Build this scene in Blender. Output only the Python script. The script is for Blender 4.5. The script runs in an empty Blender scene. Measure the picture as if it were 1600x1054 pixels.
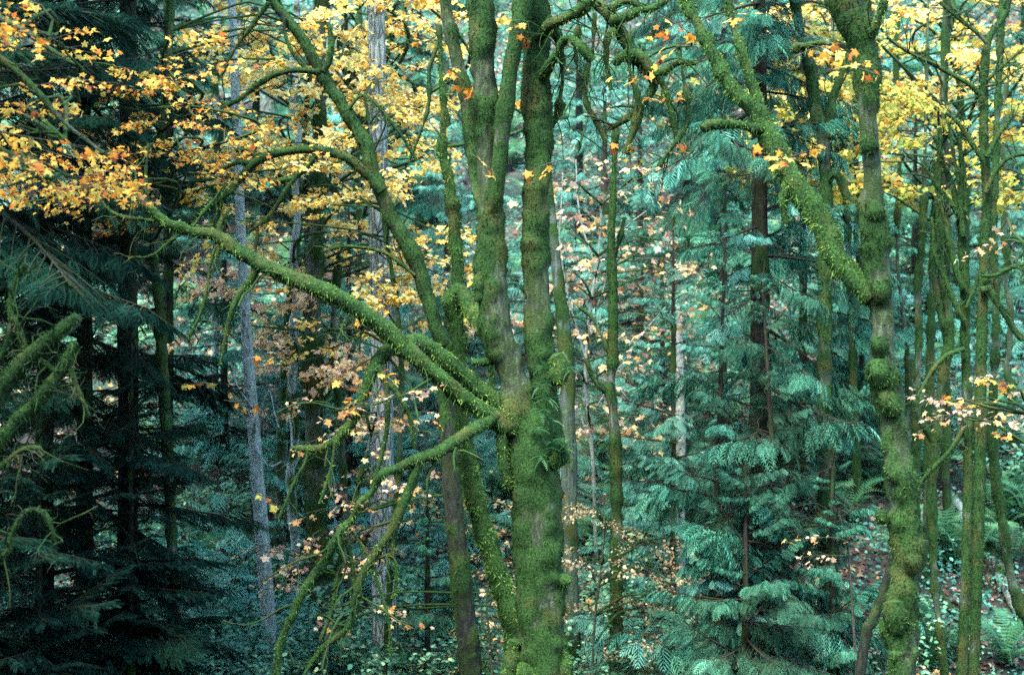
import bpy, math, random
import numpy as np

# ------------------------------------------------------------------ camera, sky, sun, exposure
F = 2222.2            # focal length in pixels of the 1600 px wide photograph (50 mm on 36 mm)
ZC = 5.0              # eye height above the gully floor
scene = bpy.context.scene
cam_d = bpy.data.cameras.new("camera"); cam_d.lens = 50; cam_d.sensor_width = 36
cam_d.clip_end = 600; cam_d.clip_start = 0.1
cam_d.dof.use_dof = True; cam_d.dof.focus_distance = 13.0; cam_d.dof.aperture_fstop = 1.6
cam = bpy.data.objects.new("camera", cam_d); scene.collection.objects.link(cam)
cam.location = (0, 0, ZC); cam.rotation_euler = (math.radians(90), 0, 0)
scene.camera = cam

SUN_EL, SUN_AZ = math.radians(60), math.radians(212)   # azimuth clockwise from +Y (the view direction)
world = bpy.data.worlds.new("World"); scene.world = world; world.use_nodes = True
wn = world.node_tree.nodes; wl = world.node_tree.links
sky = wn.new("ShaderNodeTexSky"); sky.sky_type = 'NISHITA'; sky.sun_disc = False
sky.sun_elevation = SUN_EL; sky.sun_rotation = SUN_AZ
sky.air_density = 1.0; sky.dust_density = .5; sky.ozone_density = 1.6
wl.new(sky.outputs[0], wn["Background"].inputs[0]); wn["Background"].inputs[1].default_value = 0.15
sd = bpy.data.lights.new("sun", 'SUN'); sd.energy = 1.5; sd.angle = math.radians(20); sd.color = (1.0, 0.96, 0.88)
sun = bpy.data.objects.new("sun", sd); scene.collection.objects.link(sun)
sun.rotation_euler = (math.radians(90) - SUN_EL, 0, -SUN_AZ + math.pi)
scene.view_settings.view_transform = 'Standard'; scene.view_settings.look = 'None'
scene.view_settings.exposure = 3.9; scene.view_settings.gamma = 1
scene.cycles.use_denoising = False
scene.cycles.sample_clamp_indirect = 1.5
scene.cycles.max_bounces = 6; scene.cycles.diffuse_bounces = 4; scene.cycles.glossy_bounces = 1
scene.cycles.transmission_bounces = 3; scene.cycles.volume_bounces = 1; scene.cycles.transparent_max_bounces = 4
scene.cycles.caustics_reflective = False; scene.cycles.caustics_refractive = False
HAZE = 0.0

col = scene.collection
rng = np.random.default_rng(7)
R = random.Random(11)

# ------------------------------------------------------------------ maths
def P(px, py, Y):
    return np.array([(px - 800) / F * Y, Y, ZC - (py - 527) / F * Y])

def _h(ix, iy, iz, seed):
    n = (ix.astype(np.int64) * 374761393 + iy.astype(np.int64) * 668265263 + iz.astype(np.int64) * 2147483647 + seed * 974634777) & 0xffffffff
    n = ((n ^ (n >> 13)) * 1274126177) & 0xffffffff
    n = ((n ^ (n >> 16)) * 2246822519) & 0xffffffff
    return ((n ^ (n >> 15)) & 0xffff) / 65535.0

def noise(p, f=1.0, seed=0):
    q = np.asarray(p) * f
    i = np.floor(q).astype(np.int64); t = q - i; t = t * t * (3 - 2 * t)
    r = 0
    for a in (0, 1):
        for b in (0, 1):
            for c in (0, 1):
                w = (t[:, 0] if a else 1 - t[:, 0]) * (t[:, 1] if b else 1 - t[:, 1]) * (t[:, 2] if c else 1 - t[:, 2])
                r = r + w * _h(i[:, 0] + a, i[:, 1] + b, i[:, 2] + c, seed)
    return r

def sstep(a, b, x):
    t = np.clip((x - a) / (b - a), 0, 1); return t * t * (3 - 2 * t)

def norm(v):
    return v / np.maximum(np.linalg.norm(v, axis=-1, keepdims=True), 1e-9)

def ground_z(x, y):
    x = np.atleast_1d(np.asarray(x, float)); y = np.atleast_1d(np.asarray(y, float))
    p = np.stack([x, y, np.zeros_like(x)], 1)
    bump = (noise(p, 0.35, 3) - .5) * 0.7 + (noise(p, 1.1, 5) - .5) * 0.3
    s = y - 16.3 + 0.06 * x
    hill = 0.62 * np.where(s > 8, s, np.log1p(np.exp(np.clip(s, -30, 8) / 0.9)) * 0.9)
    bank = 3.3 * sstep(8.5, 1.0, y)
    back = .75 * np.log1p(np.exp(np.clip(-y - 2.5, -30, 60)))  # unseen rise behind the camera, added to block low sky light
    return hill + bank + back + bump * sstep(2, 9, y)

def gz(x, y): return float(ground_z(x, y)[0])

# ------------------------------------------------------------------ mesh builder
class MB:
    def __init__(s): s.v = []; s.f = []; s.n = 0; s.mo = []; s.rn = []
    def add(s, v, faces, mat=0, moss=0.0, rnd=0.0):
        n = len(v); s.v.append(v)
        for f in faces:
            if len(f): s.f.append((np.asarray(f) + s.n, mat))
        s.mo.append(np.broadcast_to(np.asarray(moss, float), (n,))); s.rn.append(np.broadcast_to(np.asarray(rnd, float), (n,)))
        s.n += n
    def mesh(s, name, mats, off=(0, 0, 0)):
        v = np.concatenate(s.v) - np.asarray(off, float)
        me = bpy.data.meshes.new(name)
        me.vertices.add(len(v)); me.vertices.foreach_set("co", v.astype(np.float32).ravel())
        loops = np.concatenate([f.ravel() for f, m in s.f]).astype(np.int32)
        tot = np.concatenate([np.full(len(f), f.shape[1]) for f, m in s.f])
        mi = np.concatenate([np.full(len(f), m) for f, m in s.f]).astype(np.int32)
        st = np.concatenate([[0], np.cumsum(tot)[:-1]]).astype(np.int32)
        me.loops.add(len(loops)); me.loops.foreach_set("vertex_index", loops)
        me.polygons.add(len(tot)); me.polygons.foreach_set("loop_start", st)
        me.polygons.foreach_set("material_index", mi)
        for nm, arr in (("moss", s.mo), ("rnd", s.rn)):
            a = me.attributes.new(nm, 'FLOAT', 'POINT'); a.data.foreach_set("value", np.concatenate(arr).astype(np.float32))
        for m in mats: me.materials.append(m)
        me.update(calc_edges=True)
        return me
    def build(s, name, mats, parent=None, off=(0, 0, 0)):
        if not isinstance(mats, (list, tuple)): mats = [mats]
        return link(name, s.mesh(name, mats, off), parent)

def link(name, me, parent=None, loc=None, rot=None, scale=None):
    o = bpy.data.objects.new(name, me); col.objects.link(o)
    if parent is not None: o.parent = parent
    if loc is not None: o.location = tuple(loc)
    if rot is not None: o.rotation_euler = rot
    if scale is not None: o.scale = scale if hasattr(scale, '__len__') else (scale,) * 3
    return o

def thing(name, label, cat, loc, group=None):
    o = bpy.data.objects.new(name, None); col.objects.link(o); o.location = tuple(loc)
    o.empty_display_size = .3
    o["label"] = label; o["category"] = cat
    if group: o["group"] = group
    return o

def tag(o, label, cat, group=None, kind=None):
    o["label"] = label; o["category"] = cat
    if group: o["group"] = group
    if kind: o["kind"] = kind
    return o

# scatter a template (verts, tris) : x axis along d, z axis near up
def frames(d, up, roll=0.0):
    x = norm(d); z = up - (up * x).sum(1, keepdims=True) * x
    z = norm(z + 1e-6); y = np.cross(z, x)
    c = np.cos(roll); s_ = np.sin(roll)
    c = np.atleast_1d(c)[:, None]; s_ = np.atleast_1d(s_)[:, None]
    y2 = y * c + z * s_; z2 = z * c - y * s_
    return np.stack([x, y2, z2], 2)

def scatter(mb, T, org, M, sc, rnd, mat=0, moss=0.0):
    tv, tf = T; n = len(org)
    if n == 0: return
    sc = np.asarray(sc, float)
    if sc.ndim == 1: sc = np.repeat(sc[:, None], 3, 1)
    v = np.einsum('nij,nkj->nki', M, tv[None] * sc[:, None, :]) + org[:, None, :]
    f = (tf[None] + (np.arange(n) * len(tv))[:, None, None]).reshape(-1, tf.shape[1])
    mb.add(v.reshape(-1, 3), [f], mat, moss, np.repeat(rnd, len(tv)))

def rand_unit(n, g=rng): return norm(g.normal(size=(n, 3)))

# ------------------------------------------------------------------ leaf templates
def fan(rim, centre):
    v = np.array([centre] + rim, float); n = len(rim)
    return v, np.array([(0, i + 1, (i + 1) % n + 1) for i in range(n)])
_half = [(.60, .03), (.44, .25), (.72, .50), (.60, .60)]
_h2 = [(.02, .16), (-.14, .44), (.16, .42), (.24, .36), (.38, .66), (.58, .58), (.54, .30), (.72, .26), (.84, .14)]
_rim = [(0.0, 0.0)] + _h2 + [(1.0, 0.0)] + [(a, -b) for a, b in reversed(_h2)]
def zz(a, b): return -.55 * b * b - .28 * a * a + .22 * abs(b)
T_MAPLE = fan([(a, b, zz(a, b)) for a, b in _rim], (.36, 0, -.02))
_rim2 = [(0, 0), (-.08, .44), (.22, .38), (.44, .62), (.56, .30), (1, 0), (.56, -.30), (.44, -.62), (.22, -.38), (-.08, -.44)]
T_MAPLE_LO = fan([(a, b, zz(a, b)) for a, b in _rim2], (.35, 0, -.02))
_rim3 = [(0, 0), (.25, .27), (.6, .30), (1, 0), (.6, -.30), (.25, -.27)]
T_OVAL = (np.array([(a, b, .12 * abs(b) - .15 * a * a) for a, b in _rim3]), np.array([(0, 1, 5), (1, 4, 5), (1, 2, 4), (2, 3, 4)]))
T_DIA = (np.array([(0, 0, 0), (.5, .26, .04), (1, 0, -.08), (.5, -.26, .04)], float), np.array([(0, 1, 2), (0, 2, 3)]))

def spray_template(n=13, sub=3, wid=.4, ang=52, thick=.016, seed=0):
    g = random.Random(seed); v = []; f = []
    def drop(x): return -.30 * x * x
    def blade(x0, y0, ax, ay, L, w, z0):
        b = len(v); nx, ny = -ay, ax
        x1, y1 = x0 + ax * L, y0 + ay * L; xm, ym = x0 + ax * L * .45, y0 + ay * L * .45
        v.extend([(x0, y0, z0), (xm + nx * w, ym + ny * w, z0 - .03 * L), (x1, y1, z0 - .38 * L), (xm - nx * w, ym - ny * w, z0 - .03 * L)])
        f.extend([(b, b + 1, b + 2), (b, b + 2, b + 3)])
    for i in range(6):
        x = i / 6; b = len(v); x1 = (i + 1) / 6; w = .012 * (1.2 - x)
        v.extend([(x, w, drop(x)), (x, -w, drop(x)), (x1, 0, drop(x1))]); f.append((b, b + 1, b + 2))
    for i in range(n):
        t = .05 + .93 * i / (n - 1)
        for s in (1, -1):
            L = wid * math.sin(math.pi * min(1, (.16 + .84 * t))) ** .7 * g.uniform(.8, 1.1) + .05
            a = math.radians(ang - 18 * t + g.uniform(-5, 5))
            ax, ay = math.cos(a), s * math.sin(a); z0 = drop(t)
            blade(t, 0, ax, ay, L, thick, z0)
            for k in range(sub):
                q = (k + 1) / (sub + 1)
                for s2 in (1, -1):
                    a2 = a + s2 * math.radians(42)
                    l2 = L * .36 * (1.15 - q * .8)
                    blade(t + ax * L * q, ay * L * q, math.cos(a2), s * math.sin(a2), l2, thick * .72, z0 - .03 * L * q)
    return np.array(v, float), np.array(f)
T_CEDAR = spray_template(7, 1, .50, 50, .020, 1)
T_CEDAR_LO = spray_template(7, 0, .48, 50, .030, 2)
T_HEM = spray_template(9, 1, .30, 56, .030, 3)

def fern_frond(n=22):
    v = []; f = []
    for i in range(n):
        t = .08 + .92 * i / n
        x = t; z = .55 * math.sin(t * 2.2) ** 1 - .25 * t * t
        L = .16 * math.sin(math.pi * (t * .86 + .12)) ** .8 + .01
        for s in (1, -1):
            b = len(v); v.extend([(x - .018, 0, z), (x + .018, 0, z), (x + .03, s * L, z - .05 * L)]); f.append((b, b + 1, b + 2))
        b = len(v); x1 = t + .92 / n; z1 = .55 * math.sin(x1 * 2.2) - .25 * x1 * x1
        v.extend([(x, .006, z), (x, -.006, z), (x1, 0, z1)]); f.append((b, b + 1, b + 2))
    return np.array(v, float), np.array(f)
T_FROND = fern_frond()
def fernlet(n=10):
    v = []; f = []
    for i in range(n):
        t = (i + .6) / n; z = .12 * math.sin(t * 2) - .35 * t * t; L = .24 * math.sin(math.pi * (t * .8 + .18)) + .02
        for s in (1, -1):
            b = len(v); v.extend([(t - .05, 0, z), (t + .04, 0, z), (t + .05, s * L, z - .06)]); f.append((b, b + 1, b + 2))
    return np.array(v, float), np.array(f)
T_FERNLET = fernlet()

# ------------------------------------------------------------------ tubes with moss
def resample(pts, rad, step):
    pts = np.asarray(pts, float); rad = np.asarray(rad, float)
    pe = np.vstack([2 * pts[0] - pts[1], pts, 2 * pts[-1] - pts[-2]])
    re = np.concatenate([[rad[0]], rad, [rad[-1]]])
    op = []; orr = []
    for i in range(1, len(pe) - 2):
        p0, p1, p2, p3 = pe[i - 1:i + 3]; L = np.linalg.norm(p2 - p1); k = max(1, int(round(L / step)))
        t = (np.arange(k) / k)[:, None]
        op.append(.5 * ((2 * p1) + (-p0 + p2) * t + (2 * p0 - 5 * p1 + 4 * p2 - p3) * t ** 2 + (-p0 + 3 * p1 - 3 * p2 + p3) * t ** 3))
        tt = t[:, 0]; orr.append(re[i] * (1 - tt) + re[i + 1] * tt)
    op.append(pts[-1:]); orr.append(rad[-1:])
    return np.vstack(op), np.concatenate(orr)

def tube(mb, pts, rad, sides=10, step=.06, bark=.05, moss=None, seed=0, mat=0, hair=0, hairlen=.028, hairmat=1, wob=0.0):
    """moss = (bias, thickness, clump_freq, up_weight); hair = blades per square metre"""
    c, r = resample(pts, rad, step); n = len(c)
    if wob:
        c = c + (np.stack([noise(c, 3.1, seed + k) for k in (1, 2, 3)], 1) - .5) * wob
    t = norm(np.gradient(c, axis=0))
    u = np.zeros_like(c); a = np.array([0., -1, 0]); a = a - (a @ t[0]) * t[0]
    if np.linalg.norm(a) < .2: a = np.array([1., 0, 0]) - t[0][0] * t[0]
    a /= np.linalg.norm(a); u[0] = a
    for i in range(1, n):
        a = a - (a @ t[i]) * t[i]; a /= np.linalg.norm(a); u[i] = a
    w = np.cross(t, u); th = np.arange(sides) * 2 * math.pi / sides
    nr = u[:, None] * np.cos(th)[None, :, None] + w[:, None] * np.sin(th)[None, :, None]
    base = (c[:, None] + nr * r[:, None, None]).reshape(-1, 3); nf = nr.reshape(-1, 3); rr = np.repeat(r, sides)
    d = np.zeros(len(base)); mask = np.zeros(len(base))
    if bark:
        sc = base * np.array([1, 1, .25])
        d += rr * bark * ((noise(sc, 22, seed) - .5) * 1.6 + (noise(sc, 7, seed + 4) - .5) * 1.8)
    if moss:
        b, th_, fq, upw = moss
        q = base * np.array([1, 1, .75])
        m1 = noise(q, fq, seed + 9) * .48 + noise(q, fq * 2.6, seed + 10) * .30 + noise(q, fq * 7, seed + 14) * .22
        mask = sstep(.40, .58, m1 + b + upw * nf[:, 2])
        lump = .15 + 1.5 * noise(base * np.array([1, 1, 1.6]), fq * 1.9, seed + 12) ** 1.6 + .8 * noise(base, fq * 5, seed + 13) ** 1.5
        d += mask * th_ * lump
    v = base + nf * d[:, None]
    i = np.arange(n - 1)[:, None] * sides + np.arange(sides)[None]
    j = np.arange(n - 1)[:, None] * sides + (np.arange(sides)[None] + 1) % sides
    q = np.stack([i, j, j + sides, i + sides], 2).reshape(-1, 4)
    mb.add(v, [q], mat, mask, noise(base, 1.3, 2))
    k = len(v)
    for e, o in ((0, 0), (n - 1, (n - 1) * sides)):   # rounded caps
        cap = c[e] + t[e] * (r[e] * (.6 if e else -.6)); mb.add(np.vstack([v[o:o + sides], cap]), [np.array([(x, (x + 1) % sides, sides) for x in range(sides)])], mat, mask[o])
    if hair:
        fa = v[q]; ctr = fa.mean(1); ar = np.linalg.norm(np.cross(fa[:, 2] - fa[:, 0], fa[:, 3] - fa[:, 1]), axis=1) / 2
        wgt = ar * np.clip(mask[q].mean(1), 0, 1); tot = wgt.sum()
        k = int(tot * hair)
        if k > 10:
            pick = rng.choice(len(q), k, p=wgt / tot)
            s1, s2 = rng.random((2, k, 1))
            A = fa[pick]; o = (A[:, 0] * (1 - s1) + A[:, 1] * s1) * (1 - s2) + (A[:, 3] * (1 - s1) + A[:, 2] * s1) * s2
            nn = nf[q[pick, 0]]
            L = hairlen * (.4 + rng.random(k) ** 2 * 1.4)
            L = L * (.45 + 1.2 * noise(o, fq * 5, seed + 33))
            hang = (nn[:, 2] < -.35)
            L = np.where(hang & (rng.random(k) < .12), L * 2.6, L)
            dr = norm(nn * .8 + rng.normal(size=(k, 3)) * .5 + np.array([0, 0, -.35]) - hang[:, None] * np.array([0, 0, .8]))
            sd_ = norm(np.cross(dr, rand_unit(k))) * (.0028 + .002 * rng.random((k, 1)))
            vv = np.stack([o - sd_, o + sd_, o + dr * L[:, None]], 1).reshape(-1, 3)
            mb.add(vv, [np.arange(3 * k).reshape(-1, 3)], hairmat, 1.0, np.repeat(np.clip(rng.random(k) * .55 + .9 * (noise(o, fq * 2.6, seed + 31) - .25) + .12 * nn[:, 2] * 0, 0, 1), 3))

def twigs(mb, pts, n, lo, hi, r0, seed=0, droop=-.1, moss=None, t0=.15, sub=1, mat=0, collect=None, bias=(0, 0, 0)):
    """fine side twigs along a path"""
    g = random.Random(seed); c, _ = resample(pts, np.ones(len(pts)), .08); m = len(c)
    for _i in range(n):
        k = int(m * (t0 + (1 - t0) * g.random())); k = min(k, m - 2)
        o = c[k]; t = norm(c[k + 1] - c[k]) if k + 1 < m else norm(c[k] - c[k - 1])
        d = norm(t * .5 + np.array([g.gauss(0, .6), g.gauss(0, .6), g.gauss(0, .5)]) + np.array(bias)); L = g.uniform(lo, hi)
        p = [o]; 
        for s in range(4):
            d = norm(d + np.array([g.gauss(0, .32), g.gauss(0, .32), g.gauss(0, .32) + droop])); p.append(p[-1] + d * L / 4)
        rr = [r0, r0 * .8, r0 * .6, r0 * .4, r0 * .25]
        tube(mb, p, rr, 5, .09, 0, moss, seed + _i, mat)
        if collect is not None: collect.append((p[-1], d)); collect.append((p[2], d))
        if sub: twigs(mb, p, 2, lo * .4, hi * .5, r0 * .5, seed + 77 + _i, droop, None, .3, sub - 1, mat, collect)

# ------------------------------------------------------------------ materials
def nt(name):
    m = bpy.data.materials.new(name); m.use_nodes = True; t = m.node_tree; t.nodes.clear()
    out = t.nodes.new("ShaderNodeOutputMaterial"); return m, t, out

def ramp(t, fac, stops):
    r = t.nodes.new("ShaderNodeValToRGB"); e = r.color_ramp.elements
    while len(e) < len(stops): e.new(.5)
    for x, (p, c) in zip(e, stops): x.position = p; x.color = (*c, 1)
    t.links.new(fac, r.inputs[0]); return r.outputs[0]

def attr(t, name):
    a = t.nodes.new("ShaderNodeAttribute"); a.attribute_name = name; return a.outputs["Fac"]

def noise_n(t, scale, detail=3, vec=None, rough=.55):
    n = t.nodes.new("ShaderNodeTexNoise"); n.inputs["Scale"].default_value = scale; n.inputs["Detail"].default_value = detail
    n.inputs["Roughness"].default_value = rough
    if vec is not None: t.links.new(vec, n.inputs["Vector"])
    return n.outputs[0]

def coords(t, sc=(1, 1, 1)):
    g = t.nodes.new("ShaderNodeNewGeometry"); m = t.nodes.new("ShaderNodeMapping"); m.inputs["Scale"].default_value = sc
    t.links.new(g.outputs["Position"], m.inputs[0]); return m.outputs[0]

def math_n(t, op, a, b):
    n = t.nodes.new("ShaderNodeMath"); n.operation = op
    for i, x in enumerate((a, b)):
        if isinstance(x, (int, float)): n.inputs[i].default_value = x
        else: t.links.new(x, n.inputs[i])
    return n.outputs[0]

def mix_c(t, f, a, b, mode='MIX'):
    n = t.nodes.new("ShaderNodeMixRGB"); n.blend_type = mode
    for i, x in enumerate((f, a, b)):
        if isinstance(x, (int, float)): n.inputs[i].default_value = x
        elif isinstance(x, tuple): n.inputs[i].default_value = (*x, 1)
        else: t.links.new(x, n.inputs[i])
    return n.outputs[0]

def leaf_mat(name, stops, trans=.35, patch=None, patch_scale=.5, rough=.55, gloss=True):
    m, t, out = nt(name)
    oi = t.nodes.new("ShaderNodeObjectInfo")
    f = math_n(t, 'ADD', math_n(t, 'MULTIPLY', attr(t, "rnd"), .8), math_n(t, 'MULTIPLY', oi.outputs["Random"], .2))
    c = ramp(t, f, stops)
    if patch:
        nz = noise_n(t, patch_scale, 2, coords(t)); k = ramp(t, nz, [(.42, (0, 0, 0)), (.6, (1, 1, 1))])
        c = mix_c(t, k, c, mix_c(t, .75 if patch_scale < 5 else .45, c, patch))
    p = t.nodes.new("ShaderNodeBsdfPrincipled"); p.inputs["Roughness"].default_value = rough
    p.inputs["Specular IOR Level"].default_value = .16 if gloss else .03
    t.links.new(c, p.inputs["Base Color"])
    tr = t.nodes.new("ShaderNodeBsdfTranslucent"); t.links.new(c, tr.inputs[0])
    mx = t.nodes.new("ShaderNodeMixShader"); mx.inputs[0].default_value = trans
    t.links.new(p.outputs[0], mx.inputs[1]); t.links.new(tr.outputs[0], mx.inputs[2]); t.links.new(mx.outputs[0], out.inputs[0])
    return m

def bark_mat(name, dark, mid, light, moss_dark=(.003, .011, .004), moss_light=(.026, .066, .015), stretch=.25, fiss=0.0, stain=None, film_k=.75):
    m, t, out = nt(name)
    co = coords(t, (1, 1, stretch)); a = noise_n(t, 28, 5, co, .7); big = noise_n(t, 3.2, 3, coords(t))
    c = ramp(t, a, [(.32, dark), (.5, mid), (.68, light)])
    c = mix_c(t, math_n(t, 'MULTIPLY', big, .4), c, mix_c(t, .5, c, light))
    film = ramp(t, noise_n(t, 4.5, 4, coords(t), .6), [(.42, (0, 0, 0)), (.6, (1, 1, 1))]); c = mix_c(t, math_n(t, 'MULTIPLY', film, film_k), c, (mid[0] * .55 + .006, mid[1] * .75 + .012, mid[2] * .4))
    lich = ramp(t, noise_n(t, 9, 4, coords(t), .6), [(.56, (0, 0, 0)), (.64, (1, 1, 1))])
    c = mix_c(t, math_n(t, 'MULTIPLY', lich, .3), c, (light[0] * 1.25, light[1] * 1.3, light[2] * 1.2))
    if stain: c = mix_c(t, ramp(t, noise_n(t, 2.3, 3, coords(t)), [(.5, (0, 0, 0)), (.62, (1, 1, 1))]), c, stain)
    mo = attr(t, "moss"); jit = math_n(t, 'MULTIPLY', math_n(t, 'SUBTRACT', noise_n(t, 35, 3, coords(t)), .5), .9)
    k = ramp(t, math_n(t, 'ADD', mo, jit), [(.25, (0, 0, 0)), (.75, (1, 1, 1))])
    mn = noise_n(t, 60, 3, coords(t), .7); mb_ = noise_n(t, 5, 3, coords(t))
    mc = ramp(t, math_n(t, 'ADD', math_n(t, 'MULTIPLY', mn, .6), math_n(t, 'MULTIPLY', mb_, .4)), [(.33, moss_dark), (.62, moss_light)])
    mc = mix_c(t, ramp(t, noise_n(t, 2.2, 3, coords(t)), [(.52, (0, 0, 0)), (.64, (1, 1, 1))]), mc, mix_c(t, .5, mc, (.060, .052, .016)))
    c = mix_c(t, k, c, mc)
    p = t.nodes.new("ShaderNodeBsdfPrincipled"); p.inputs["Roughness"].default_value = .9; p.inputs["Specular IOR Level"].default_value = .08
    t.links.new(c, p.inputs["Base Color"])
    bm = t.nodes.new("ShaderNodeBump"); bm.inputs["Strength"].default_value = .9; bm.inputs["Distance"].default_value = .02
    hh = math_n(t, 'ADD', a, math_n(t, 'MULTIPLY', mn, .8))
    if fiss:
        v = t.nodes.new("ShaderNodeTexVoronoi"); v.feature = 'DISTANCE_TO_EDGE'; v.inputs["Scale"].default_value = 16
        t.links.new(coords(t, (1, 1, .22)), v.inputs["Vector"])
        e = ramp(t, v.outputs[0], [(.0, (0, 0, 0)), (.16, (1, 1, 1))]); hh = math_n(t, 'ADD', hh, math_n(t, 'MULTIPLY', e, fiss))
        c2 = mix_c(t, math_n(t, 'MULTIPLY', math_n(t, 'SUBTRACT', 1.0, e), .6), c, dark); t.links.new(c2, p.inputs["Base Color"])
    t.links.new(hh, bm.inputs["Height"]); t.links.new(bm.outputs[0], p.inputs["Normal"]); t.links.new(p.outputs[0], out.inputs[0])
    return m

M_MAPLE = bark_mat("maple_bark", (.012, .016, .010), (.026, .036, .019), (.078, .104, .058))
M_MAPLE_B = bark_mat("far_maple_bark", (.012, .017, .011), (.038, .050, .034), (.11, .14, .10))
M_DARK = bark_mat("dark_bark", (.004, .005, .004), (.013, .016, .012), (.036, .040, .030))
M_CEDAR = bark_mat("cedar_bark", (.006, .006, .005), (.020, .017, .014), (.050, .043, .036), stretch=.08)
M_GREY = bark_mat("grey_bark", (.06, .085, .075), (.17, .22, .19), (.31, .37, .33), stretch=.5, fiss=0.0, film_k=.15)
M_FISS = bark_mat("fissured_bark", (.05, .065, .055), (.23, .27, .235), (.38, .43, .38), stretch=.2, fiss=1.6, film_k=.15)
M_SLAB = bark_mat("fibrous_bark", (.012, .020, .015), (.045, .065, .052), (.11, .145, .12), stretch=.06)
M_PALE = bark_mat("pale_bark", (.08, .09, .075), (.18, .20, .17), (.30, .33, .29), stretch=.6, film_k=.2)
M_HAIR = leaf_mat("moss_hair", [(.0, (.006, .022, .008)), (.3, (.024, .062, .016)), (.5, (.048, .112, .022)), (.8, (.13, .24, .040)), (1, (.24, .33, .08))], .25, gloss=False, rough=.9)
M_HAIRD = leaf_mat("dark_moss_hair", [(.0, (.003, .010, .004)), (.5, (.015, .040, .011)), (1, (.055, .10, .026))], .25, gloss=False, rough=.9)
M_HAIRM = leaf_mat("trunk_moss_hair", [(.0, (.002, .007, .003)), (.35, (.009, .022, .006)), (.6, (.020, .048, .011)), (.85, (.050, .108, .022)), (1, (.095, .16, .042))], .2, gloss=False, rough=.9)
M_TWIG = bark_mat("twig_bark", (.02, .02, .017), (.05, .045, .035), (.10, .09, .07))
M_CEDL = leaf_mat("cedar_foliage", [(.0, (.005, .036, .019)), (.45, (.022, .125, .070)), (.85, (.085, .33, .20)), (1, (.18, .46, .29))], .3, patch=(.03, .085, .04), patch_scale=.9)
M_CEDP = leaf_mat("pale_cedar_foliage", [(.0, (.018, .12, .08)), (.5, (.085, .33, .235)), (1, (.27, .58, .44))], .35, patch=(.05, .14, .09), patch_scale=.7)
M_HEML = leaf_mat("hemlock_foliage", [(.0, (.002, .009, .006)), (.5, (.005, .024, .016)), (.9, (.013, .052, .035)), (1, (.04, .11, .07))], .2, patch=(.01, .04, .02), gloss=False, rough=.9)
M_GOLD = leaf_mat("golden_leaf", [(.08, (.36, .08, .012)), (.24, (.54, .19, .02)), (.46, (.60, .36, .04)), (.7, (.62, .48, .09)), (.85, (.34, .36, .07)), (.95, (.18, .05, .025))], .5, patch=(.26, .10, .03), patch_scale=16)
M_YELL = leaf_mat("yellow_leaf", [(.08, (.56, .24, .03)), (.3, (.66, .42, .05)), (.55, (.72, .56, .11)), (.8, (.76, .68, .28)), (.95, (.40, .50, .12))], .5, patch=(.26, .10, .03), patch_scale=16)
M_PALE_L = leaf_mat("pale_leaf", [(.1, (.50, .22, .06)), (.3, (.62, .42, .14)), (.55, (.68, .56, .28)), (.75, (.62, .48, .34)), (.95, (.30, .12, .09))], .45, patch=(.26, .10, .03), patch_scale=16)
M_LIME = leaf_mat("lime_leaf", [(.1, (.56, .32, .06)), (.28, (.54, .42, .06)), (.5, (.38, .42, .07)), (.95, (.16, .30, .06))], .5, patch=(.26, .10, .03), patch_scale=16)
M_SHRUB = leaf_mat("shrub_leaf", [(.0, (.05, .17, .09)), (.5, (.12, .32, .17)), (.9, (.28, .46, .20)), (1, (.54, .52, .18))], .35, patch=(.05, .18, .12))
M_FERN = leaf_mat("fern_leaf", [(.0, (.02, .09, .035)), (.6, (.06, .19, .08)), (1, (.13, .28, .11))], .3)
M_FERND = leaf_mat("dark_fern_leaf", [(.0, (.010, .05, .018)), (.6, (.03, .11, .04)), (1, (.07, .17, .06))], .3)
M_COVER = leaf_mat("ground_cover_leaf", [(.0, (.010, .055, .034)), (.4, (.038, .17, .105)), (.8, (.10, .33, .22)), (.94, (.26, .44, .30)), (1, (.46, .42, .26))], .3, patch=(.015, .05, .04), patch_scale=.6)
M_LITTER = leaf_mat("fallen_leaf", [(.0, (.04, .022, .014)), (.4, (.12, .060, .036)), (.7, (.24, .14, .085)), (.9, (.46, .32, .20)), (1, (.62, .48, .24))], .1)
M_RUST = leaf_mat("rusty_leaf", [(.0, (.10, .05, .025)), (.4, (.30, .20, .09)), (.8, (.50, .42, .20)), (1, (.60, .54, .32))], .4)

# ------------------------------------------------------------------ ground
def axis(lo, hi, fine_lo, fine_hi, f=.35, c=2.5):
    return np.unique(np.concatenate([np.arange(lo, fine_lo, c), np.arange(fine_lo, fine_hi, f), np.arange(fine_hi, hi + c, c)]))
gx = axis(-60, 60, -14, 14, .35); gy = axis(-40, 75, 5, 42, .35)
GX, GY = np.meshgrid(gx, gy); GZ = ground_z(GX.ravel(), GY.ravel())
mb = MB(); nx_ = len(gx)
ii = (np.arange(len(gy) - 1)[:, None] * nx_ + np.arange(nx_ - 1)[None])
mb.add(np.stack([GX.ravel(), GY.ravel(), GZ], 1), [np.stack([ii, ii + 1, ii + 1 + nx_, ii + nx_], 2).reshape(-1, 4)])
m, t, out = nt("forest_soil")
c = ramp(t, noise_n(t, 6, 6, coords(t), .7), [(.3, (.012, .010, .008)), (.5, (.035, .026, .018)), (.7, (.075, .055, .036))])
k = ramp(t, noise_n(t, .6, 4, coords(t)), [(.45, (0, 0, 0)), (.6, (1, 1, 1))])
c = mix_c(t, k, c, ramp(t, noise_n(t, 14, 4, coords(t)), [(.35, (.010, .030, .016)), (.65, (.04, .09, .045))]))
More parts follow.
